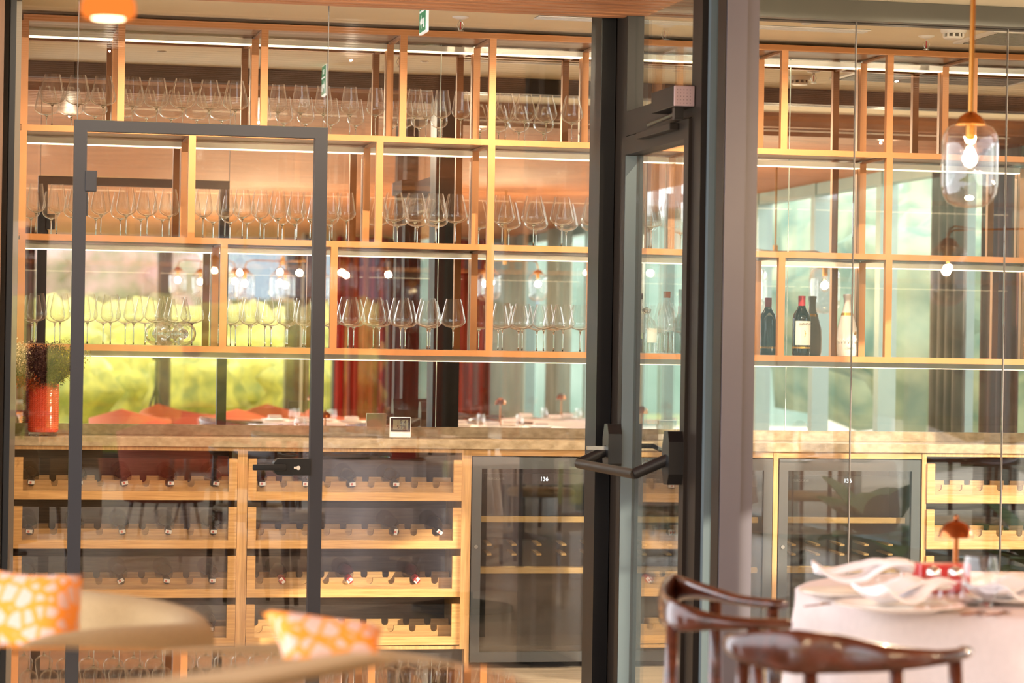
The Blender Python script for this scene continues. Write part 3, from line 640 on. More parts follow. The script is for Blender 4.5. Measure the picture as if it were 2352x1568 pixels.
# closer
mb = MB(); yA, yB = Ysx(1493, XW-.06), Ysx(1545, XW-.06); mb.box(XW-.07, XW-.001, yB, yA, zt1-.06, zt1+.01, bev=.004); cl = mb.build('closer_body', M['bronzeblack'], d2)
MB().box(XW-.07, XW-.002, yB-.012, yB, zt1-.058, zt1+.008, bev=.003).build('end_cap', M['pinksilver'], cl)
mb = MB()
for i in range(5):
    for j in range(5): mb.box(XW-.062+i*.011, XW-.060+i*.011, yB-.0135, yB-.0119, zt1-.05+j*.011, zt1-.048+j*.011)
mb.build('perforation', M['ink'], cl)
mb = MB(); mb.box(XW-.045, XW-.013, Ysx(1540, XW-.03), Ysx(1463, XW-.03), zt0-.035, zt0-.012, bev=.003); mb.build('slide_track', M['bronzeblack'], leaf)
mb = MB(); mb.box(XW-.06, XW-.03, yB+.02, yB+.05, zt0-.01, zt1-.06); mb.path([(XW-.05, yB+.03, zt0+.01), (XW-.05, yA+.1, zt0-.0)], [.008, .008]); mb.build('closer_arm', M['plastic'], d2)
# panic bar
def hexplate(yc, zc, s, side=-1):
    pts = []; hw, hh = .042*s, .088*s
    for (a, b) in ((-hw, hh*.45), (-hw*.45, hh), (hw*.6, hh), (hw, hh*.6), (hw, -hh*.6), (hw*.6, -hh), (-hw*.45, -hh), (-hw, -hh*.45)): pts.append((lx0-.05, yc-a, zc+b))
    return MB().poly(pts, (.05, 0, 0))
zb_ = P(1545, 1048, Ysx(1545, lx0)).z; yb1 = lb_+.045; yb2 = la-.03
pb = thing('panic', (0, 0, 0), None, None); bpy.data.objects.remove(pb)
bar = MB()
Xb = lx0-.15; zbar = zb_-.055
bar.path([(Xb, yb1+.02, zbar), (Xb, yb2-.0, zbar)], None, flat=[(.013, .017)]*2, n=10); barE = bar.build('push_bar', M['bronzeblack'], leaf, smooth=True)
for yc in (yb1, yb2): hexplate(yc, zb_, 1).build('push_bar_mount', M['plastic'], leaf)
mb = MB()
for yc, yo in ((yb1, yb1+.02), (yb2, yb2)): mb.path([(lx0-.03, yc, zb_+.0), (Xb, yo, zbar)], None, flat=[(.013, .02), (.012, .019)], n=10)
mb.build('push_bar_arm', M['plastic'], leaf, smooth=True)
mb = MB(); mb.box(Xb+.03, lx0-.05, yb2-.012, yb2+.0, zb_-.005, zb_+.008); mb.build('chrome_latch', M['silver'], leaf)
# outside lever and keys
mb = MB();  
mb.box(lx1, lx1+.012, la-.05, la-.01, zb_-.1, zb_+.09); mb.path([(lx1+.01, la-.03, zb_+.01), (lx1+.06, la-.03, zb_+.01), (lx1+.065, la-.11, zb_+.0)], [.009, .009, .008]); hd = mb.build('outer_handle', M['plastic'], leaf)
mb = MB(); kx, ky = lx1+.03, la-.05
for k in range(16):
    a0, a1 = 2*PI*k/16, 2*PI*(k+1)/16; mb.tube((kx+.014*math.cos(a0), ky, zb_-.055+.014*math.sin(a0)), (kx+.014*math.cos(a1), ky, zb_-.055+.014*math.sin(a1)), .0012, n=6)
mb.box(kx-.004, kx+.006, ky-.002, ky+.002, zb_-.09, zb_-.068); mb.build('keys', M['silver'], hd)
# side light and column
xc0 = X_(1659, 8.25); Yc1 = Ysx(1641, xc0)
st('window_9', MB().box(XW+.03, XW+.04, Yc1, Yn, 0, ZC), M['doorpane'])
st('trim_10', MB().box(xc0, X_(1706, 8.25), 8.25, Yc1, 0, ZC).box(X_(1706, 8.25)+.0005, X_(1733, 8.265), 8.265, Yc1, 0, ZC), M['column'])
st('trim_11', MB().box(xc0-.004, xc0-.0005, 8.255, Yc1, 0, ZC), M['bronzeblack'])
st('trim_12', MB().box(XW+.02, XW+.05, Yn-.03, Yn-.001, 0, ZC), M['greyblue'])

# ---------------------------------------------------------------- ceiling fittings
ex = thing('exit_sign', (1.79, 10.0, H+1.19), 'green and white exit sign hanging edge-on from the ceiling', 'sign')
MB().box(1.785, 1.795, 9.985, 10.13, H+1.19, ZC-.002).build('panel', M['signwhite'], ex)
mb = MB(); mb.box(1.7835, 1.7848, 9.995, 10.12, H+1.197, ZC-.004); mb.build('green_face', M['green'], ex)
mb = MB(); zz = H+1.215
mb.poly([(1.783, 10.10, zz+.02), (1.783, 10.075, zz+.045), (1.783, 10.075, zz+.03), (1.783, 10.05, zz+.03), (1.783, 10.05, zz+.01), (1.783, 10.075, zz+.01), (1.783, 10.075, zz-.005)], (-.0008, 0, 0))
mb.box(1.782, 1.783, 10.01, 10.035, zz-.005, zz+.03); mb.box(1.782, 1.783, 10.0, 10.11, zz+.055, zz+.062); mb.build('arrow', M['signwhite'], ex)
text('EXIT', .03, (1.7828, 10.055, H+1.30), (PI/2, 0, -PI/2), M['signwhite'], ex)
def sprinkler(u, v, label):
    p = PZ(u, v, ZC); t = thing('sprinkler', (p.x, p.y, ZC), label, 'sprinkler', 'ceiling sprinklers'); mb = MB(); mb.local = True
    mb.lathe([(.0008, -.012), (.012, -.011), (.03, -.006), (.034, -.001), (.0008, -.0005)], 24); mb.build('rosette', M['white'], t, smooth=True)
    mb = MB(); mb.local = True; mb.tube((0, 0, -.012), (0, 0, -.022), .006); mb.path([(-.006, 0, -.02), (-.014, 0, -.035), (-.006, 0, -.052), (0, 0, -.055)], [.0018]*4, 6); mb.path([(.006, 0, -.02), (.014, 0, -.035), (.006, 0, -.052), (0, 0, -.055)], [.0018]*4, 6); mb.lathe([(.0008, -.057), (.013, -.056), (.013, -.058), (.0008, -.059)], 16); mb.build('frame', M['silver'], t)
    mb = MB(); mb.local = True; mb.tube((0, 0, -.022), (0, 0, -.05), .0025); mb.build('bulb', M['redcap'], t)
sprinkler(1058, 38, 'ceiling sprinkler head right of the exit sign'); sprinkler(2128, 82, 'ceiling sprinkler head left of the smoke detector')
p = PZ(2190, 66, ZC); t = thing('smoke_detector', (p.x, p.y, ZC), 'round white smoke detector on the ceiling at right', 'smoke detector')
mb = MB(); mb.local = True; mb.lathe([(.0008, -.001), (.052, -.001), (.052, -.012), (.047, -.02), (.042, -.021)], 36); mb.build('base', M['white'], t, smooth=True)
mb = MB(); mb.local = True; mb.lathe([(.036, -.021), (.036, -.034), (.0008, -.034)], 24); mb.build('sensor', M['ink'], t, smooth=True)
mb = MB(); mb.local = True; mb.lathe([(.042, -.034), (.036, -.042), (.0008, -.044)], 36)
for k in range(10): a = 2*PI*k/10; mb.box(.039*math.cos(a)-.004, .039*math.cos(a)+.004, .039*math.sin(a)-.004, .039*math.sin(a)+.004, -.035, -.02)
mb.build('cover', M['white'], t)
def lindiff(u0, v0, u1, v1, label):
    a, b = PZ(u0, v0, ZC), PZ(u1, v1, ZC); yc = (a.y+b.y)/2; t = thing('linear_diffuser', ((a.x+b.x)/2, yc, ZC), label, 'air vent', 'linear ceiling diffusers')
    MB().box(a.x, b.x, yc-.05, yc-.03, ZC-.006, ZC-.0005).box(a.x, b.x, yc+.03, yc+.05, ZC-.006, ZC-.0005).box(a.x, b.x, yc-.006, yc+.006, ZC-.006, ZC-.0005).build('frame', M['white'], t)
    MB().box(a.x, b.x, yc-.05, yc+.05, ZC-.0018, ZC-.0002).build('slot', M['greyband'], t)
lindiff(1232, 38, 1640, 55, 'linear slot diffuser in the ceiling left of the door closer'); lindiff(1700, 60, 1995, 70, 'linear slot diffuser in the ceiling right of the grey column')
a = PZ(2240, 80, ZC); t = thing('ceiling_grille', (a.x+.45, a.y, ZC), 'square perforated air grille in the ceiling at the right edge', 'air vent')
MB().box(a.x, a.x+.9, a.y-.2, a.y+.25, ZC-.01, ZC-.0005).build('frame', M['white'], t); mb = MB()
for k in range(14): mb.box(a.x+.03, a.x+.87, a.y-.17+k*.028, a.y-.155+k*.028, ZC-.013, ZC-.0102)
mb.build('grille', M['greyband'], t)

# ---------------------------------------------------------------- lamps
def jar(parent, c, s, light=18, shade=True):
    cx_, cy_, cz = c    # c: top of the glass
    R, Hh = .079*s, .235*s
    prof = [(.02*s, 0), (.04*s, -.002*s), (.062*s, -.012*s), (.076*s, -.035*s), (R, -.06*s), (R, -.165*s), (.075*s, -.195*s), (.062*s, -.217*s), (.04*s, -.230*s), (.0008, -.2345*s)]
    MB().lathe([(a, b) for a, b in prof], 40, c).build('lamp_shade', M['shade'], parent, smooth=2)
    MB().lathe([(.0008, .032*s), (.012*s, .031*s), (.03*s, .018*s), (.042*s, .0), (.042*s, -.004*s), (.0008, -.004*s)], 32, c).build('cap', M['brass'], parent, smooth=True)
    MB().tube((cx_, cy_, cz-.004*s), (cx_, cy_, cz-.045*s), .014*s).build('socket', M['brass'], parent, smooth=True)
    b = MB().lathe([(.01*s, -.045*s), (.014*s, -.06*s), (.026*s, -.085*s), (.027*s, -.1*s), (.018*s, -.12*s), (.0008, -.127*s)], 24, c).build('bulb', M['shade'], parent, smooth=2)
    mb = MB()
    pts = []
    for k in range(9): pts.append((cx_+(.006*s if k % 2 else -.006*s), cy_+.002, cz-.065*s-.005*s*k))
    mb.path(pts, [.0022*s]*9, 6); mb.build('filament', M['filament'], b)
    l = bpy.data.lights.new('bulb_light', 'POINT'); l.energy = light; l.color = (1, .74, .45); l.shadow_soft_size = .02
    o = bpy.data.objects.new('bulb_light', l); S.collection.objects.link(o); o.parent = parent; o.location = Vector(c)-wloc(parent)+Vector((0, 0, -.09*s))
py = 7.1; top = P(2229, 283, py)
t = thing('pendant_lamp', (top.x, py, top.z), 'clear glass jar pendant lamp on a brass rod, nearest at the right', 'pendant lamp')
jar(t, tuple(top), 1.0, 30)
mb = MB(); mb.tube((top.x, py, top.z+.03), (top.x+.004, py, ZS-.0), .0075); mb.build('rod', M['brass'], t, smooth=True)
def chandelier(c, s, label, rot=0, n=3, rad=.22, energy=110):
    t = thing('chandelier', c, label, 'chandelier', 'brass chandeliers with glass jar shades')
    cx_, cy_, cz = c
    MB().tube((cx_, cy_, cz), (cx_, cy_, ZS-.0), .006).tube((cx_, cy_, cz-.03), (cx_, cy_, cz+.04), .016).build('rod', M['brass'], t, smooth=True)
    for k in range(n):
        a = rot+2*PI*k/n; ex_, ey = cx_+rad*math.cos(a), cy_+rad*math.sin(a)
        arm = MB().path([(cx_, cy_, cz), (cx_+rad*.8*math.cos(a), cy_+rad*.8*math.sin(a), cz+.005), (cx_+rad*.96*math.cos(a), cy_+rad*.96*math.sin(a), cz-.01), (ex_, ey, cz-.05), (ex_, ey, cz-.075)], [.005]*5, 8).build('arm', M['brass'], t, smooth=2)
        jar_parent = arm
        top_ = (ex_, ey, cz-.09)
        jar(arm, top_, s, energy/n)
    return t
c0 = P(2250, 527, 12.5); c0.y = 2*YP-c0.y; chandelier(tuple(c0), 1.2, 'chandelier with three glass jar shades reflected in the right glass wall', .35, 3, .3)
c1 = V(650, 600, 21.5); chandelier(tuple(c1), 1.0, 'chandelier seen in the mirror before the far garden window', .2, 4, .3)
c2 = V(1160, 598, 20.0); chandelier(tuple(c2), .9, 'chandelier seen in the mirror right of the red curtains', .1, 3, .25)
c3 = V(470, 600, 25); chandelier(tuple(c3), 1.0, 'farthest chandelier seen in the mirror at left', .5, 3, .3)
# amber ceiling lamp close to the camera, upper left
p = P(249, 22, 4.6); t = thing('amber_ceiling_lamp', tuple(p), 'glowing amber glass lamp at the very top left', 'lamp')
MB().lathe([(.0008, .04), (.03, .038), (.045, .01), (.046, -.006), (.04, -.014), (.03, -.0155)], 32, tuple(p)).build('lamp_shade', M['amber'], t, smooth=2)
MB().lathe([(.0008, -.006), (.026, -.008), (.027, -.016), (.0008, -.0175)], 32, tuple(p)).build('bulb', M['amberhot'], t, smooth=2)
MB().tube((p.x, p.y, p.z+.038), (p.x, p.y, ZS), .004).build('rod', M['brass'], t)
# spotlights with no visible source, added to brighten the shelves and cream ceiling
def fill_spot(x, y, e, tgt, label, size):
    z = ZS-.02 if y < 8.4 else ZC; t = thing('added_spotlight', (x, y, z), label, 'spotlight', 'added fill spotlights')
    mb = MB(); mb.local = True; mb.lathe([(.012, -.0005), (.02, -.0005), (.02, -.004), (.012, -.003)], 20); mb.build('ring', M['slat'] if y < 8.4 else M['white'], t, smooth=True)
    l = bpy.data.lights.new('fill_spot', 'SPOT'); l.energy = e; l.color = (1, .82, .6); l.spot_size = size; l.spot_blend = .7; l.shadow_soft_size = .003
    o = bpy.data.objects.new('fill_spot', l); S.collection.objects.link(o); o.parent = t; o.location = (0, 0, -.006); o.rotation_euler = (Vector(tgt)-Vector((x, y, z-.006))).to_track_quat('-Z', 'Y').to_euler()
for i, x in enumerate((.7, 1.7, 2.9, 4.1, 5.2)):
    fill_spot(x, 8.2, 55, (x, 11.0, 1.7), 'added fill spotlight aimed at the shelves, %s from left' % ords[i], 1.2)
for i, x in enumerate((1.0, 2.2, 3.4, 4.6)):
    fill_spot(x, 10.4, 75, (x, 10.9, 0), 'added fill spotlight in the cream ceiling over the counter, %s from left' % ords[i], 2.4)
# ---------------------------------------------------------------- chairs, cushions and tables near the camera
def wood_chair(pts, flats, legs, seat, label):
    c = Vector((sum(p[0] for p in pts)/len(pts), sum(p[1] for p in pts)/len(pts), 0)); t = thing('wooden_armchair', tuple(c), label, 'chair', 'walnut armchairs at the set table')
    # smooth the rail with Catmull-Rom
    P_ = [Vector(p) for p in pts]; Q, Fl = [], []
    for i in range(len(P_)-1):
        p0, p1, p2, p3 = P_[max(i-1, 0)], P_[i], P_[i+1], P_[min(i+2, len(P_)-1)]
        for k in range(6):
            u = k/6; Q.append(.5*((2*p1)+(-p0+p2)*u+(2*p0-5*p1+4*p2-p3)*u*u+(-p0+3*p1-3*p2+p3)*u**3))
            Fl.append((flats[i][0]*(1-u)+flats[i+1][0]*u, flats[i][1]*(1-u)+flats[i+1][1]*u))
    Q.append(P_[-1]); Fl.append(flats[-1])
    MB().path(Q, None, n=16, flat=Fl).build('back_rail', M['wood'], t, smooth=2)
    for (a, b) in legs: 
        a, b = Vector(a), Vector(b); MB().path([a, a.lerp(b, .25), a.lerp(b, .55), b], [.013, .0165, .019, .012], 14).build('leg', M['wood'], t, smooth=2)
    MB().lathe([(.0008, .43), (seat[2]*.8, .432), (seat[2], .445), (seat[2], .46), (seat[2]*.9, .475), (.0008, .478)], 32, (seat[0], seat[1], 0)).build('seat', M['seat'], t, smooth=2)
    MB().lathe([(seat[2]*.95, .39), (seat[2]*1.0, .39), (seat[2]*1.0, .43), (seat[2]*.95, .43)], 32, (seat[0], seat[1], 0)).build('seat_frame', M['wood'], t)
    return t
zA = .775
A = [PZ(1795, 1388, zA-.012), PZ(1700, 1378, zA-.012), PZ(1600, 1355, zA-.003), PZ(1545, 1352, zA-.01), PZ(1522, 1385, zA-.02), PZ(1545, 1413, zA-.02), PZ(1640, 1428, zA-.028), PZ(1730, 1432, zA-.03), PZ(1812, 1432, zA-.03)]
fA = [(.024, .011), (.02, .012), (.014, .02), (.011, .035), (.011, .04), (.011, .034), (.013, .017), (.02, .012), (.026, .011)]
ca = Vector((sum(p.x for p in A)/9+.05, sum(p.y for p in A)/9, 0))
wood_chair(A, fA, [(A[2]+Vector((.045, 0, -.01)), (A[2].x+.06, A[2].y+.03, 0)), (A[5]+Vector((.0, 0, -.02)), (A[5].x-.03, A[5].y-.06, 0)), (A[7]+Vector((.0, 0, -.01)), (A[7].x+.05, A[7].y-.05, 0)), (A[0]+Vector((-.02, 0, -.01)), (A[0].x+.02, A[0].y+.05, 0))], (ca.x+.06, ca.y, .21), 'walnut armchair with curved back rail, left of the laid table')
zB = .76
B = [PZ(1712, 1478, zB)+Vector((0, .09, 0)), PZ(1692, 1480, zB)+Vector((0, .05, 0)), PZ(1686, 1484, zB), PZ(1740, 1490, zB), PZ(1830, 1497, zB), PZ(1930, 1502, zB-.005), PZ(2040, 1512, zB-.01), PZ(2150, 1510, zB-.01), PZ(2205, 1502, zB-.008), PZ(2222, 1497, zB-.01), PZ(2226, 1495, zB-.01)+Vector((0, .03, 0))]
fB = [(.012, .011), (.012, .016), (.012, .022), (.012, .034), (.012, .041), (.012, .036), (.012, .024), (.013, .015), (.014, .012), (.013, .011), (.010, .008)]
cb = Vector(((B[2].x+B[8].x)/2, B[4].y+.22, 0))
wood_chair(B, fB, [(B[2]+Vector((.025, .02, -.015)), (B[2].x+.0, B[2].y-.04, 0)), (B[8]+Vector((-.01, .0, -.005)), (B[8].x+.03, B[8].y-.03, 0)), (B[4]+Vector((.03, .012, -.03)), (B[4].x+.05, B[4].y-.03, 0)), (B[6]+Vector((.02, .01, -.01)), (B[6].x+.06, B[6].y+.1, 0))], (cb.x, cb.y, .2), 'walnut armchair seen from behind, in front of the laid table')

# set table
tc_ = Vector((2.645, 5.98, 0)); TR, TZ = .66, .755
t = thing('round_table', (tc_.x, tc_.y, 0), 'round dining table hidden under the white cloth at right', 'table')
MB().lathe([(.0008, TZ-.03), (TR-.01, TZ-.03), (TR-.01, TZ-.003), (.0008, TZ-.003)], 48, tuple(tc_)).build('tabletop', M['wood'], t); MB().lathe([(.0008, 0), (.26, .0), (.25, .03), (.05, .06), (.045, TZ-.03), (.0008, TZ-.03)], 32, tuple(tc_)).build('pedestal', M['black'], t, smooth=True)
mb = MB(); n = 160; rings = []
for (r, z, w_) in ((.0, TZ, 0), (TR*.5, TZ, 0), (TR-.01, TZ, 0), (TR+.002, TZ-.006, 0), (TR+.008, TZ-.05, .2), (TR+.012, TZ-.15, .5), (TR+.016, TZ-.3, .8), (TR+.02, TZ-.45, 1), (TR+.02, TZ-.6, 1)):
    rings.append([mb.b.verts.new((tc_.x+(r+w_*.05*math.sin(a*2*PI/n*11+math.sin(a*2*PI/n*4)*1.2))*math.cos(a*2*PI/n), tc_.y+(r+w_*.05*math.sin(a*2*PI/n*11+math.sin(a*2*PI/n*4)*1.2))*math.sin(a*2*PI/n), z)) for a in range(n)])
for a, b in zip(rings, rings[1:]):
    for k in range(n): mb.b.faces.new((a[k], a[(k+1) % n], b[(k+1) % n], b[k]))
bmesh.ops.remove_doubles(mb.b, verts=rings[0], dist=.0001)
o = mb.build('tablecloth', M['cloth'], smooth=2); tag(o, 'white tablecloth draped over the round table at right', 'tablecloth')
def plate(p, r, label):
    t = thing('plate', (p.x, p.y, TZ+.001), label, 'plate', 'plates on the white tablecloth'); mb = MB(); mb.local = True
    mb.lathe([(.0008, 0), (r*.6, 0), (r*.68, .004), (r, .013), (r*1.0, .015), (r*.68, .008), (r*.6, .005), (.0008, .005)], 48); mb.build('dish', M['porcelain'], t, smooth=True)
def napkin(p, rz, L, Wd, label, z):
    t = thing('napkin', (p.x, p.y, z), label, 'napkin', 'folded linen napkins on the plates'); mb = MB(); mb.local = True
    n = 16
    for layer in range(2):
        V_ = []
        for i in range(n+1):
            u = i/n-.5; V_.append([mb.b.verts.new((u*L, (j/4-.5)*Wd*(1-.25*layer), .008+layer*.012+.018*math.sin(u*6+layer)+.03*abs(u)*2*(1-layer*.3)+.006*math.sin(j*1.7+layer*2))) for j in range(5)])
        for i in range(n):
            for j in range(4): mb.b.faces.new((V_[i][j], V_[i+1][j], V_[i+1][j+1], V_[i][j+1]))
    o = mb.build('linen', M['napkin'], t, smooth=2, fix=False); md = o.modifiers.new('thick', 'SOLIDIFY'); md.thickness = .006; t.rotation_euler = (0, 0, rz)
p = PZ(2065, 1402, TZ); plate(p, .14, 'front cream plate with napkin on the white tablecloth'); napkin(p+Vector((.03, .05, 0)), .4, .2, .12, 'white folded napkin on the front plate', TZ+.018)
p = PZ(1958, 1372, TZ); plate(p, .12, 'left cream plate under a white napkin at the table edge'); napkin(p+Vector((.025, 0, 0)), -.25, .22, .15, 'white folded napkin on the left plate', TZ+.04)
p = PZ(2330, 1385, TZ); plate(p, .12, 'right cream plate at the picture edge'); napkin(p, .5, .2, .13, 'white folded napkin on the right plate', TZ+.012)
def tumbler(p, r, h, label, stem=False):
    t = thing('drinking_glass', (p.x, p.y, TZ+.001), label, 'glass', 'glassware on the laid table'); mb = MB(); mb.local = True
    mb.lathe([(.0008, .004), (r*.7, .004), (r, h*.35), (r*.95, h*.75), (r*.8, h)], 32); mb.build('bowl', M['shade'], t, smooth=2)
    mb = MB(); mb.local = True; mb.lathe([(.0008, 0), (r*.68, .0), (r*.7, .01), (.0008, .011)], 24); mb.build('base', M['clear'], t, smooth=True)
tumbler(PZ(2042, 1372, TZ), .033, .085, 'clear tumbler between the left and front plates'); tumbler(PZ(2250, 1392, TZ), .042, .11, 'large clear tumbler right of the red candle box')
for u, w_ in ((2143, 'left'), (2193, 'right')):
    p = PZ(u, 1385, TZ); t = thing('condiment_shaker', (p.x, p.y, TZ+.001), '%s faceted glass shaker in front of the red box' % w_, 'shaker', 'glass shakers on the laid table'); mb = MB(); mb.local = True
    mb.lathe([(.0008, 0), (.018, 0), (.02, .01), (.024, .05), (.018, .06), (.014, .064)], 10); mb.build('body', M['shade'], t); mb = MB(); mb.local = True; mb.lathe([(.016, .063), (.016, .072), (.01, .08), (.0008, .083)], 16); mb.build('cap', M['silver'], t, smooth=True)
p = PZ(2190, 1368, TZ)+Vector((0, .08, 0)); 
tag(MB().box(p.x-.062, p.x+.062, p.y-.03, p.y+.03, TZ+.001, TZ+.07, bev=.006).build('red_box', M['red']), 'glossy red box behind the glass shakers', 'box')
q = P(2196, 1230, p.y-.0); lx = p.x+.0
t = thing('table_lamp', (q.x, p.y+.07, TZ+.001), 'mushroom-shaped copper table lamp on the laid table', 'lamp'); ly = p.y+.07; q = P(2196, 1230, ly)
MB().lathe([(.0008, .001), (.038, .002), (.04, .01), (.012, .018), (.0008, .019)], 32, (q.x, ly, TZ)).build('base', M['copper'], t, smooth=True)
MB().tube((q.x, ly, TZ+.015), (q.x, ly, q.z+.01), .0065).build('pole', M['copper'], t, smooth=True)
MB().lathe([(.042, 0), (.041, .003), (.037, .017), (.028, .03), (.014, .038), (.0008, .040)], 40, (q.x, ly, q.z-.003)).build('lamp_shade', M['copper'], t, smooth=2)
MB().lathe([(.0008, .052), (.005, .049), (.0065, .044), (.005, .039), (.0008, .036)], 16, (q.x, ly, q.z-.002)).build('finial', M['copper'], t, smooth=2)
for i, (u, v_) in enumerate(((2243, 1412), (1885, 1392), (2300, 1412))):
    p = PZ(u, v_, TZ); t = tag(MB().path([(p.x-.05, p.y-.04, TZ+.004), (p.x, p.y, TZ+.004), (p.x+.02, p.y+.02, TZ+.005)], None, flat=[(.003, .0015), (.004, .002), (.013, .003)], n=10).build('spoon', M['copper'], smooth=2), 'copper spoon on the white cloth, ' + ['in front of the large tumbler', 'left of the front plate', 'at the right picture edge'][i], 'spoon', 'cutlery on the laid table')

# beige tub chairs
def tub(pts, rim_h, th, label, lo=.3, grp='beige tub armchairs'):
    P_ = [Vector(p) for p in pts]; Q = []
    for i in range(len(P_)-1):
        p0, p1, p2, p3 = P_[max(i-1, 0)], P_[i], P_[i+1], P_[min(i+2, len(P_)-1)]
        for k in range(8):
            u = k/8; Q.append(.5*((2*p1)+(-p0+p2)*u+(2*p0-5*p1+4*p2-p3)*u*u+(-p0+3*p1-3*p2+p3)*u**3))
    Q.append(P_[-1]); c = sum(Q, Vector())/len(Q)
    t = thing('tub_armchair', (c.x, c.y, 0), label, 'armchair', grp); mb = MB(); rings = []
    for i, p in enumerate(Q):
        d = (Q[min(i+1, len(Q)-1)]-Q[max(i-1, 0)]); d.z = 0; d.normalize(); sd_ = Vector((d.y, -d.x, 0)); ztop = p.z
        e = min(i, len(Q)-1-i); k = 1 if e > 3 else .55+.15*e; hw = th/2*k
        prof = [(-hw, lo), (-hw, ztop-th*.45)]+[(-hw*math.cos(a), ztop-th*.45+th*.45*math.sin(a)) for a in [PI*j/8 for j in range(1, 8)]]+[(hw, ztop-th*.45), (hw, lo)]
        rings.append([mb.b.verts.new(Vector((p.x, p.y, 0))+sd_*a+Vector((0, 0, b))) for a, b in prof])
    for a, b in zip(rings, rings[1:]):
        for k in range(len(a)): mb.b.faces.new((a[k], a[(k+1) % len(a)], b[(k+1) % len(a)], b[k]))
    mb.b.faces.new(rings[0][::-1]); mb.b.faces.new(rings[-1]); mb.build('shell', M['boucle'], t, smooth=True)
    mb = MB(); pp = [(q.x*.92+c.x*.08, q.y*.92+c.y*.08, lo+.02) for q in Q]
    mb.poly(pp, (0, 0, .14)).build('seat', M['boucle'], t)
    for (a, b) in ((Q[2], 0), (Q[len(Q)//3], 0), (Q[-len(Q)//3], 0), (Q[-3], 0)): MB().path([(a.x*.9+c.x*.1, a.y*.9+c.y*.1, lo+.02), (a.x, a.y, 0)], [.018, .011], 10).build('leg', M['wood'], t, smooth=2)
    return t
zt = .80
T1 = [PZ(75, 1352, zt), PZ(150, 1352, zt), PZ(250, 1362, zt), PZ(350, 1375, zt-.005), PZ(425, 1398, zt-.015), PZ(440, 1425, zt-.025), PZ(380, 1432, zt-.02), PZ(250, 1440, zt-.015), PZ(130, 1455, zt-.02), PZ(60, 1478, zt-.03)]
tub(T1, .8, .085, 'beige upholstered tub armchair holding the larger cushion, bottom left')
zt = .785
T2 = [PZ(380, 1490, zt), PZ(470, 1484, zt), PZ(620, 1478, zt), PZ(780, 1480, zt), PZ(900, 1493, zt), PZ(1020, 1515, zt-.005), PZ(1130, 1550, zt-.01), PZ(1090, 1620, zt-.02), PZ(900, 1660, zt-.02), PZ(600, 1690, zt-.02), PZ(400, 1720, zt-.02)]
tub(T2, .78, .06, 'beige tub armchair with the smaller cushion, behind the polished tabletop')
def cushion(c, ex_, ey, th, label, sag=.03, ez=None):
    # c centre, ex_/ey half-axes (vectors); puffed square with pointed corners
    t = thing('cushion', tuple(c), label, 'cushion', 'white cushions with orange net pattern'); mb = MB(); mb.local = True; n = 18; nrm = ex_.cross(ey).normalized(); G_ = [{}, {}]
    for s_ in (0, 1):
        for i in range(n+1):
            for j in range(n+1):
                u, v_ = 2*i/n-1, 2*j/n-1; pin = 1-.24*(1-u*u)*(abs(v_)**3); pin2 = 1-.2*(1-v_*v_)*(abs(u)**3)
                h = th*(max(0, (1-u**4))*max(0, (1-v_**4)))**.5*.5
                G_[s_][i, j] = mb.b.verts.new(ex_*u*pin2+ey*v_*pin+nrm*h*(1 if s_ else -1))
        for i in range(n):
            for j in range(n): mb.b.faces.new((G_[s_][i, j], G_[s_][i+1, j], G_[s_][i+1, j+1], G_[s_][i, j+1]))
    bmesh.ops.remove_doubles(mb.b, verts=mb.b.verts, dist=.0004); o = mb.build('cover', M['net'], t, smooth=2); return t
yc = 5.15
pa, pb_ = P(-75, 1300, yc), P(205, 1335, yc-.12); mid = (pa+pb_)/2
cushion(mid+Vector((0, .05, -.13)), (pb_-pa)/2, Vector((.0, .10, .135)), .13, 'larger cushion with orange net pattern in the left armchair')
yc = 4.55
pa, pb_ = P(618, 1408, yc), P(905, 1446, yc-.05); mid = (pa+pb_)/2
cushion(mid+Vector((.0, -.0, -.055)), (pb_-pa)/2, Vector((-.01, .05, .055)), .09, 'smaller cushion with orange net pattern leaning in the second armchair')
# polished tabletop in the near foreground
ztt = H-.385
e1, e2, e3 = PZ(-60, 1478, ztt), PZ(620, 1506, ztt), PZ(1120, 1528, ztt)
pts = [(e1.x, e1.y, ztt), (e2.x, e2.y, ztt), (e3.x-.03, e3.y, ztt), (e3.x, e3.y-.03, ztt), (e3.x+.01, e3.y-.08, ztt), (e3.x-.02, 1.3, ztt), (e1.x-.1, 1.3, ztt)]
t = thing('high_table', ((e1.x+e3.x)/2, 2.2, 0), 'near high table with mirror-polished dark top along the bottom edge', 'table')
MB().poly(pts, (0, 0, -.03)).build('tabletop', M['tabletop'], t)
MB().tube(((e1.x+e3.x)/2, 2.2, 0), ((e1.x+e3.x)/2, 2.2, ztt-.03), .04).lathe([(.0008, 0), (.25, 0), (.24, .02), (.0008, .03)], 32, ((e1.x+e3.x)/2, 2.2, 0)).build('pedestal', M['black'], t, smooth=True)
a, b, c_, d_ = PZ(230, 1590, ztt), PZ(560, 1580, ztt), PZ(905, 1512, ztt), PZ(800, 1506, ztt)
tag(MB().poly([(p.x, p.y, ztt+.0005) for p in (a, b, c_, d_)], (0, 0, .006)).build('streak_strip', M['strip']), 'made-up beige strip for an unidentified streak on the polished tabletop at the bottom', 'unidentified streak')  # made-up strip standing in for an unidentified blurred beige streak

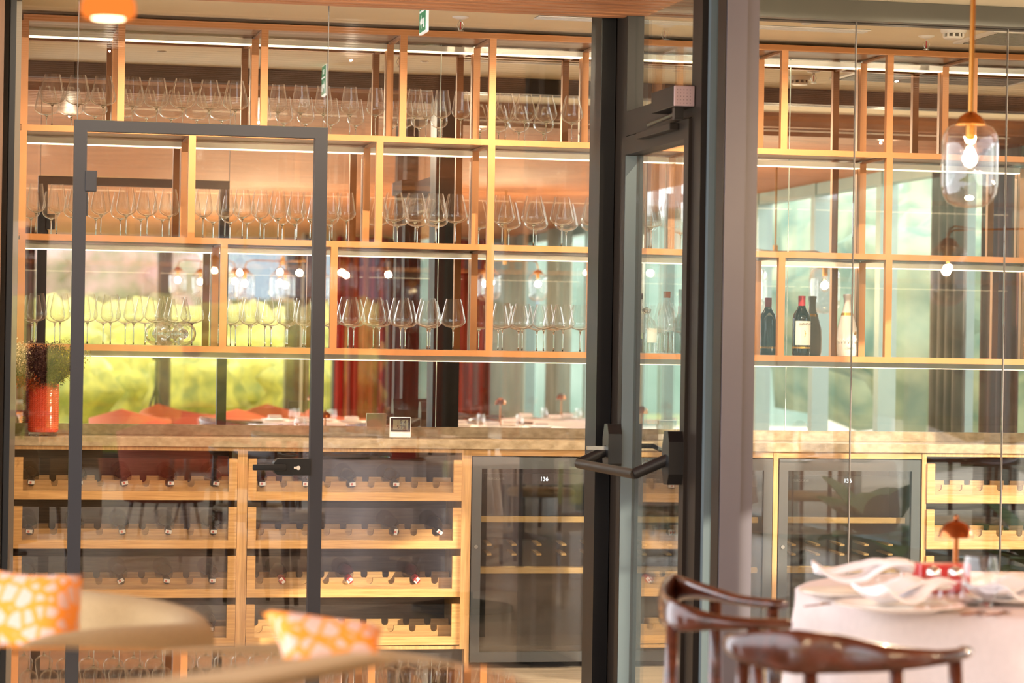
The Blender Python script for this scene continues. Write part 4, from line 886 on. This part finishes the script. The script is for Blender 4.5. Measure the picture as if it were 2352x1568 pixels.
# ---------------------------------------------------------------- room seen in the mirror
def curtain(name, u0, u1, yv, m, label, waves):
    x0, x1 = V(u0, 800, yv).x, V(u1, 800, yv).x; y = 2*YM-yv; mb = MB(); n = waves*10; A_ = []
    for i in range(n+1):
        q = i/n; yy = y+.06*math.sin(q*waves*2*PI)+.02*math.sin(q*waves*5); A_.append((x0+(x1-x0)*q, yy))
    vs = [[mb.b.verts.new((x, yy+dy, z)) for (dy, z) in ((0, .02), (0, ZS-.03), (.008, ZS-.03), (.008, .02))] for x, yy in A_]
    for p, q in zip(vs, vs[1:]):
        for k in range(4): mb.b.faces.new((p[k], p[(k+1) % 4], q[(k+1) % 4], q[k]))
    tag(mb.build(name, m, smooth=2), label, 'curtain', 'curtains at the far windows')
curtain('curtain', 770, 888, 28.6, M['curtain_r'], 'red curtain left of the grey one, mirrored behind the glasses', 6)
curtain('curtain', 888, 985, 28.9, M['curtain_g'], 'grey curtain between the two red curtains in the mirror', 5)
curtain('curtain', 1010, 1145, 28.6, M['curtain_r'], 'red curtain right of the grey one, mirrored behind the glasses', 6)
curtain('curtain', 690, 712, 28.2, M['seat'], 'narrow tan curtain beside the brown window mullion', 2)
curtain('curtain', 35, 78, 28.2, M['curtain_m'], 'plum curtain at the far left behind the vase', 3)
def ry_curtain(y0, y1, m, label):
    mb = MB(); n = 40; vs = []
    for i in range(n+1):
        q = i/n; xx = XR-.15+.05*math.sin(q*8*PI); yy = y0+(y1-y0)*q; vs.append([mb.b.verts.new((xx+dx, yy, z)) for dx, z in ((0, .02), (0, ZS-.03), (.008, ZS-.03), (.008, .02))])
    for p, q in zip(vs, vs[1:]):
        for k in range(4): mb.b.faces.new((p[k], p[(k+1) % 4], q[(k+1) % 4], q[k]))
    tag(mb.build('curtain', m, smooth=2), label, 'curtain', 'curtains at the side windows')
ry_curtain(8.0, 8.5, M['curtain_m'], 'plum curtain at the side windows, mirrored at the far right'); ry_curtain(7.2, 7.7, M['curtain_g'], 'grey curtain at the side windows, mirrored at the far right')
sheer = cloth_mat('sheer_grey_green', '#A9A999', '#8F9084')
ry_curtain(-6.9, -4.3, sheer, 'grey green sheer curtain at the far end of the side windows'); ry_curtain(-3.3, -2.3, sheer, 'narrow grey green sheer curtain in the middle of the side windows')
ry_curtain(-.3, .3, M['seat'], 'tan curtain at the side windows mirrored through the black door')
# rust tub chairs along the far window
def far_chair(u, yv, m, label, rz=0, proto=[]):
    x, y = V(u, 900, yv).x, 2*YM-yv
    if not proto:
        t = thing('lounge_chair', (x, y, 0), label, 'chair', 'tub chairs mirrored below the windows'); mb = MB(); mb.local = True; rings = []
        for k in range(25):
            a = -.2+ (PI+.4)*k/24; rings.append([mb.b.verts.new((r*math.cos(a), r*math.sin(a), z)) for r, z in ((.27, .25), (.31, .55), (.33, .80-.08*abs(math.cos(a))), (.29, .81-.08*abs(math.cos(a))), (.25, .55), (.2, .3))])
        for p, q in zip(rings, rings[1:]):
            for j in range(6): mb.b.faces.new((p[j], p[(j+1) % 6], q[(j+1) % 6], q[j]))
        mb.b.faces.new(rings[0]); mb.b.faces.new(rings[-1][::-1]); o1 = mb.build('shell', m, t, smooth=2)
        mb = MB(); mb.local = True; mb.lathe([(.0008, .3), (.25, .3), (.27, .36), (.25, .44), (.0008, .45)], 28); o2 = mb.build('seat', m, t, smooth=2); kids = [(o1, []), (o2, [])]
        for sx in (-1, 1):
            for sy in (-1, 1): mb = MB(); mb.local = True; mb.tube((sx*.17, sy*.17, .3), (sx*.22, sy*.22, 0), .015, .01); kids.append((mb.build('leg', M['wood'], t), []))
        proto.append((t, kids)); t.rotation_euler = (0, 0, rz); return
    dup(proto[0][0], proto[0][1], (x, y, 0), rz, label, 'chair', 'tub chairs mirrored below the windows')
for i, (u, yv, w_) in enumerate(((300, 22, 'leftmost, under the blossom window'), (410, 23.5, 'second from left, beside the tripod stand'), (545, 22.5, 'third from left, under the middle window'), (640, 24, 'fourth from left, beside the mullion'), (790, 23, 'in front of the left red curtain'))):
    far_chair(u, yv, M['rust'], 'rust tub chair seen in the mirror, %s' % w_, (.3, 2.6, .1, 2.9, 1.2)[i])
for i, (x, y, w_) in enumerate(((3.3, 4.3, 'near the pendant lamp'), (4.2, 2.6, 'beside the side windows'), (5.0, 6.9, 'by the plant and side windows'), (1.1, 7.2, 'left of the glass door'))):
    pass
# far laid tables
def laid_table(x, y, label, r=.5):
    t = thing('side_table', (x, y, 0), 'round dining table under white cloth, '+label, 'table', 'laid tables seen in the mirror'); MB().lathe([(.0008, 0), (.22, 0), (.04, .04), (.04, .72), (r-.02, .73), (r-.02, .75), (.0008, .75)], 32, (x, y, 0)).build('stand', M['wood'], t, smooth=True)
    o = MB().lathe([(.0008, .756), (r, .756), (r+.01, .74), (r+.02, .45), (r+.03, .4)], 48, (x, y, 0), wob=lambda j, k: 1+(.03*math.sin(k*.9) if j > 2 else 0)).build('tablecloth', M['cloth'], smooth=2); tag(o, 'white cloth on the dining table '+label, 'tablecloth', 'white cloths on the mirrored tables')
    for k in range(4):
        a = k*PI/2+.4; px, py_ = x+.3*math.cos(a), y+.3*math.sin(a)
        tag(MB().lathe([(.0008, .758), (.07, .758), (.11, .77), (.07, .765), (.0008, .765)], 24, (px, py_, 0)).build('plate', M['porcelain'], smooth=2), 'cream plate on the dining table '+label, 'plate', 'plates on the table '+label)
        tag(MB().lathe([(.0008, .758), (.02, .758), (.03, .80), (.026, .85)], 16, (x+.2*math.cos(a+.6), y+.2*math.sin(a+.6), 0)).build('tumbler', M['shade'], smooth=2), 'clear tumbler on the dining table '+label, 'glass', 'tumblers on the table '+label)
        tag(MB().box(px-.05, px+.05, py_-.04, py_+.04, .772, .80, bev=.01).build('napkin', M['cloth']), 'folded napkin on the dining table '+label, 'napkin', 'napkins on the table '+label)
    t = thing('small_lamp', (x, y, .757), 'copper mushroom lamp on the dining table '+label, 'lamp', 'copper lamps on mirrored tables')
    MB().lathe([(.0008, .758), (.035, .758), (.008, .77), (.006, .9), (.006, .93), (.0008, .93)], 16, (x, y, 0)).build('base', M['copper'], t, smooth=True); MB().lathe([(.045, .92), (.038, .945), (.02, .965), (.0008, .97)], 20, (x, y, 0)).build('lamp_shade', M['copper'], t, smooth=2)
for u, yv, l in ((1150, 19.5, 'mirrored right of the red curtain'), (1290, 22, 'mirrored beside the black door frame'), (720, 20.5, 'mirrored behind the glass door edge')):
    p = V(u, 900, yv); laid_table(p.x, p.y, l)
laid_table(4.5, 5.7, 'mirrored behind the open door')
# dark chairs near the side windows (mirrored in panes and mirror)
def simple_chair(x, y, rz, label, proto=[]):
    if not proto:
        t = thing('dining_chair', (x, y, 0), label, 'chair', 'dark dining chairs around the mirrored tables'); kids = []
        mb = MB(); mb.local = True; mb.lathe([(.0008, .42), (.2, .42), (.22, .44), (.2, .47), (.0008, .475)], 24); kids.append((mb.build('seat', M['seat'], t, smooth=2), []))
        mb = MB(); mb.local = True; mb.path([(.27*math.cos(a), .27*math.sin(a), .76) for a in [-.5+(PI+1)*k/20 for k in range(21)]], None, n=10, flat=[(.014, .012+.03*max(0, math.sin(-.5+(PI+1)*k/20))**3) for k in range(21)]); kids.append((mb.build('back_rail', M['wood'], t, smooth=2), []))
        for a in (.1, 1.1, 2.04, 3.04): mb = MB(); mb.local = True; mb.tube((.26*math.cos(a), .26*math.sin(a), .76), (.24*math.cos(a), .24*math.sin(a), 0), .014, .012); kids.append((mb.build('leg', M['wood'], t), []))
        t.rotation_euler = (0, 0, rz); proto.append((t, kids)); return
    dup(proto[0][0], proto[0][1], (x, y, 0), rz, label, 'chair', 'dark dining chairs around the mirrored tables')
for i, (x, y, rz, l) in enumerate(((3.7, 5.6, 1.2, 'left of the table behind the open door'), (5.35, 5.9, -1.6, 'right of the table behind the open door'), (3.2, 3.4, .2, 'before the table right of the red curtain'),
                                 (4.3, 2.3, 2.5, 'behind the table right of the red curtain'), (4.5, .3, 2.2, 'by the table beside the black frame'), (2.2, 2.9, 1.9, 'by the table behind the glass door edge'))):
    simple_chair(x, y, rz, 'dark wooden dining chair with pale seat, '+l)
# tripod stand
p = V(358, 900, 25); t = thing('tripod_stand', (p.x, p.y, 0), 'thin black tripod stand mirrored before the left mullion', 'tripod')
MB().tube((p.x, p.y, .7), (p.x, p.y, 1.2), .012).build('pole', M['black'], t); MB().box(p.x-.04, p.x+.04, p.y-.03, p.y+.03, 1.18, 1.25, bev=.01).build('head', M['black'], t)
for k in range(3): a = .5+2*PI*k/3; MB().tube((p.x, p.y, .95), (p.x+.32*math.cos(a), p.y+.32*math.sin(a), 0), .011).build('leg', M['black'], t)
# plants
def plant(x, y, z0, s, label, pot=True):
    t = thing('potted_plant', (x, y, z0), label, 'plant', 'leafy pot plants mirrored at right'); mb = MB()
    for k in range(22):
        a = random.uniform(0, 2*PI); e = random.uniform(.3, 1.2); L = s*random.uniform(.5, 1); w_ = L*.18
        d = Vector((math.cos(a)*math.cos(e), math.sin(a)*math.cos(e), math.sin(e))); sd_ = d.cross(Vector((0, 0, 1))).normalized(); b0 = Vector((x, y, z0+.28*s)); prev = None
        for q in range(8):
            u_ = q/7; c_0 = b0+d*L*u_-Vector((0, 0, .35*L*u_*u_)); ww = w_*math.sin(PI*min(.98, .06+u_*.92))**.7; cur = [mb.b.verts.new(c_0+sd_*ww), mb.b.verts.new(c_0-Vector((0, 0, ww*.3))), mb.b.verts.new(c_0-sd_*ww)]
            if prev: mb.b.faces.new((prev[0], prev[1], cur[1], cur[0])); mb.b.faces.new((prev[1], prev[2], cur[2], cur[1]))
            prev = cur
    o = mb.build('leaves', M['plant'], t, fix=False); md = o.modifiers.new('t', 'SOLIDIFY'); md.thickness = .004
    MB().lathe([(.0008, 0), (.13*s, 0), (.17*s, .3*s), (.15*s, .3*s), (.14*s, .27*s), (.0008, .27*s)], 24, (x, y, z0)).build('pot', M['wallgrey'], t, smooth=True)
p = V(1860, 940, 16.9); plant(p.x-.1, p.y+.9, 0, .75, 'leafy green plant mirrored through the right glass, left one'); p = V(2345, 960, 13.7); plant(p.x, p.y, 0, .6, 'leafy green plant mirrored at the right edge')
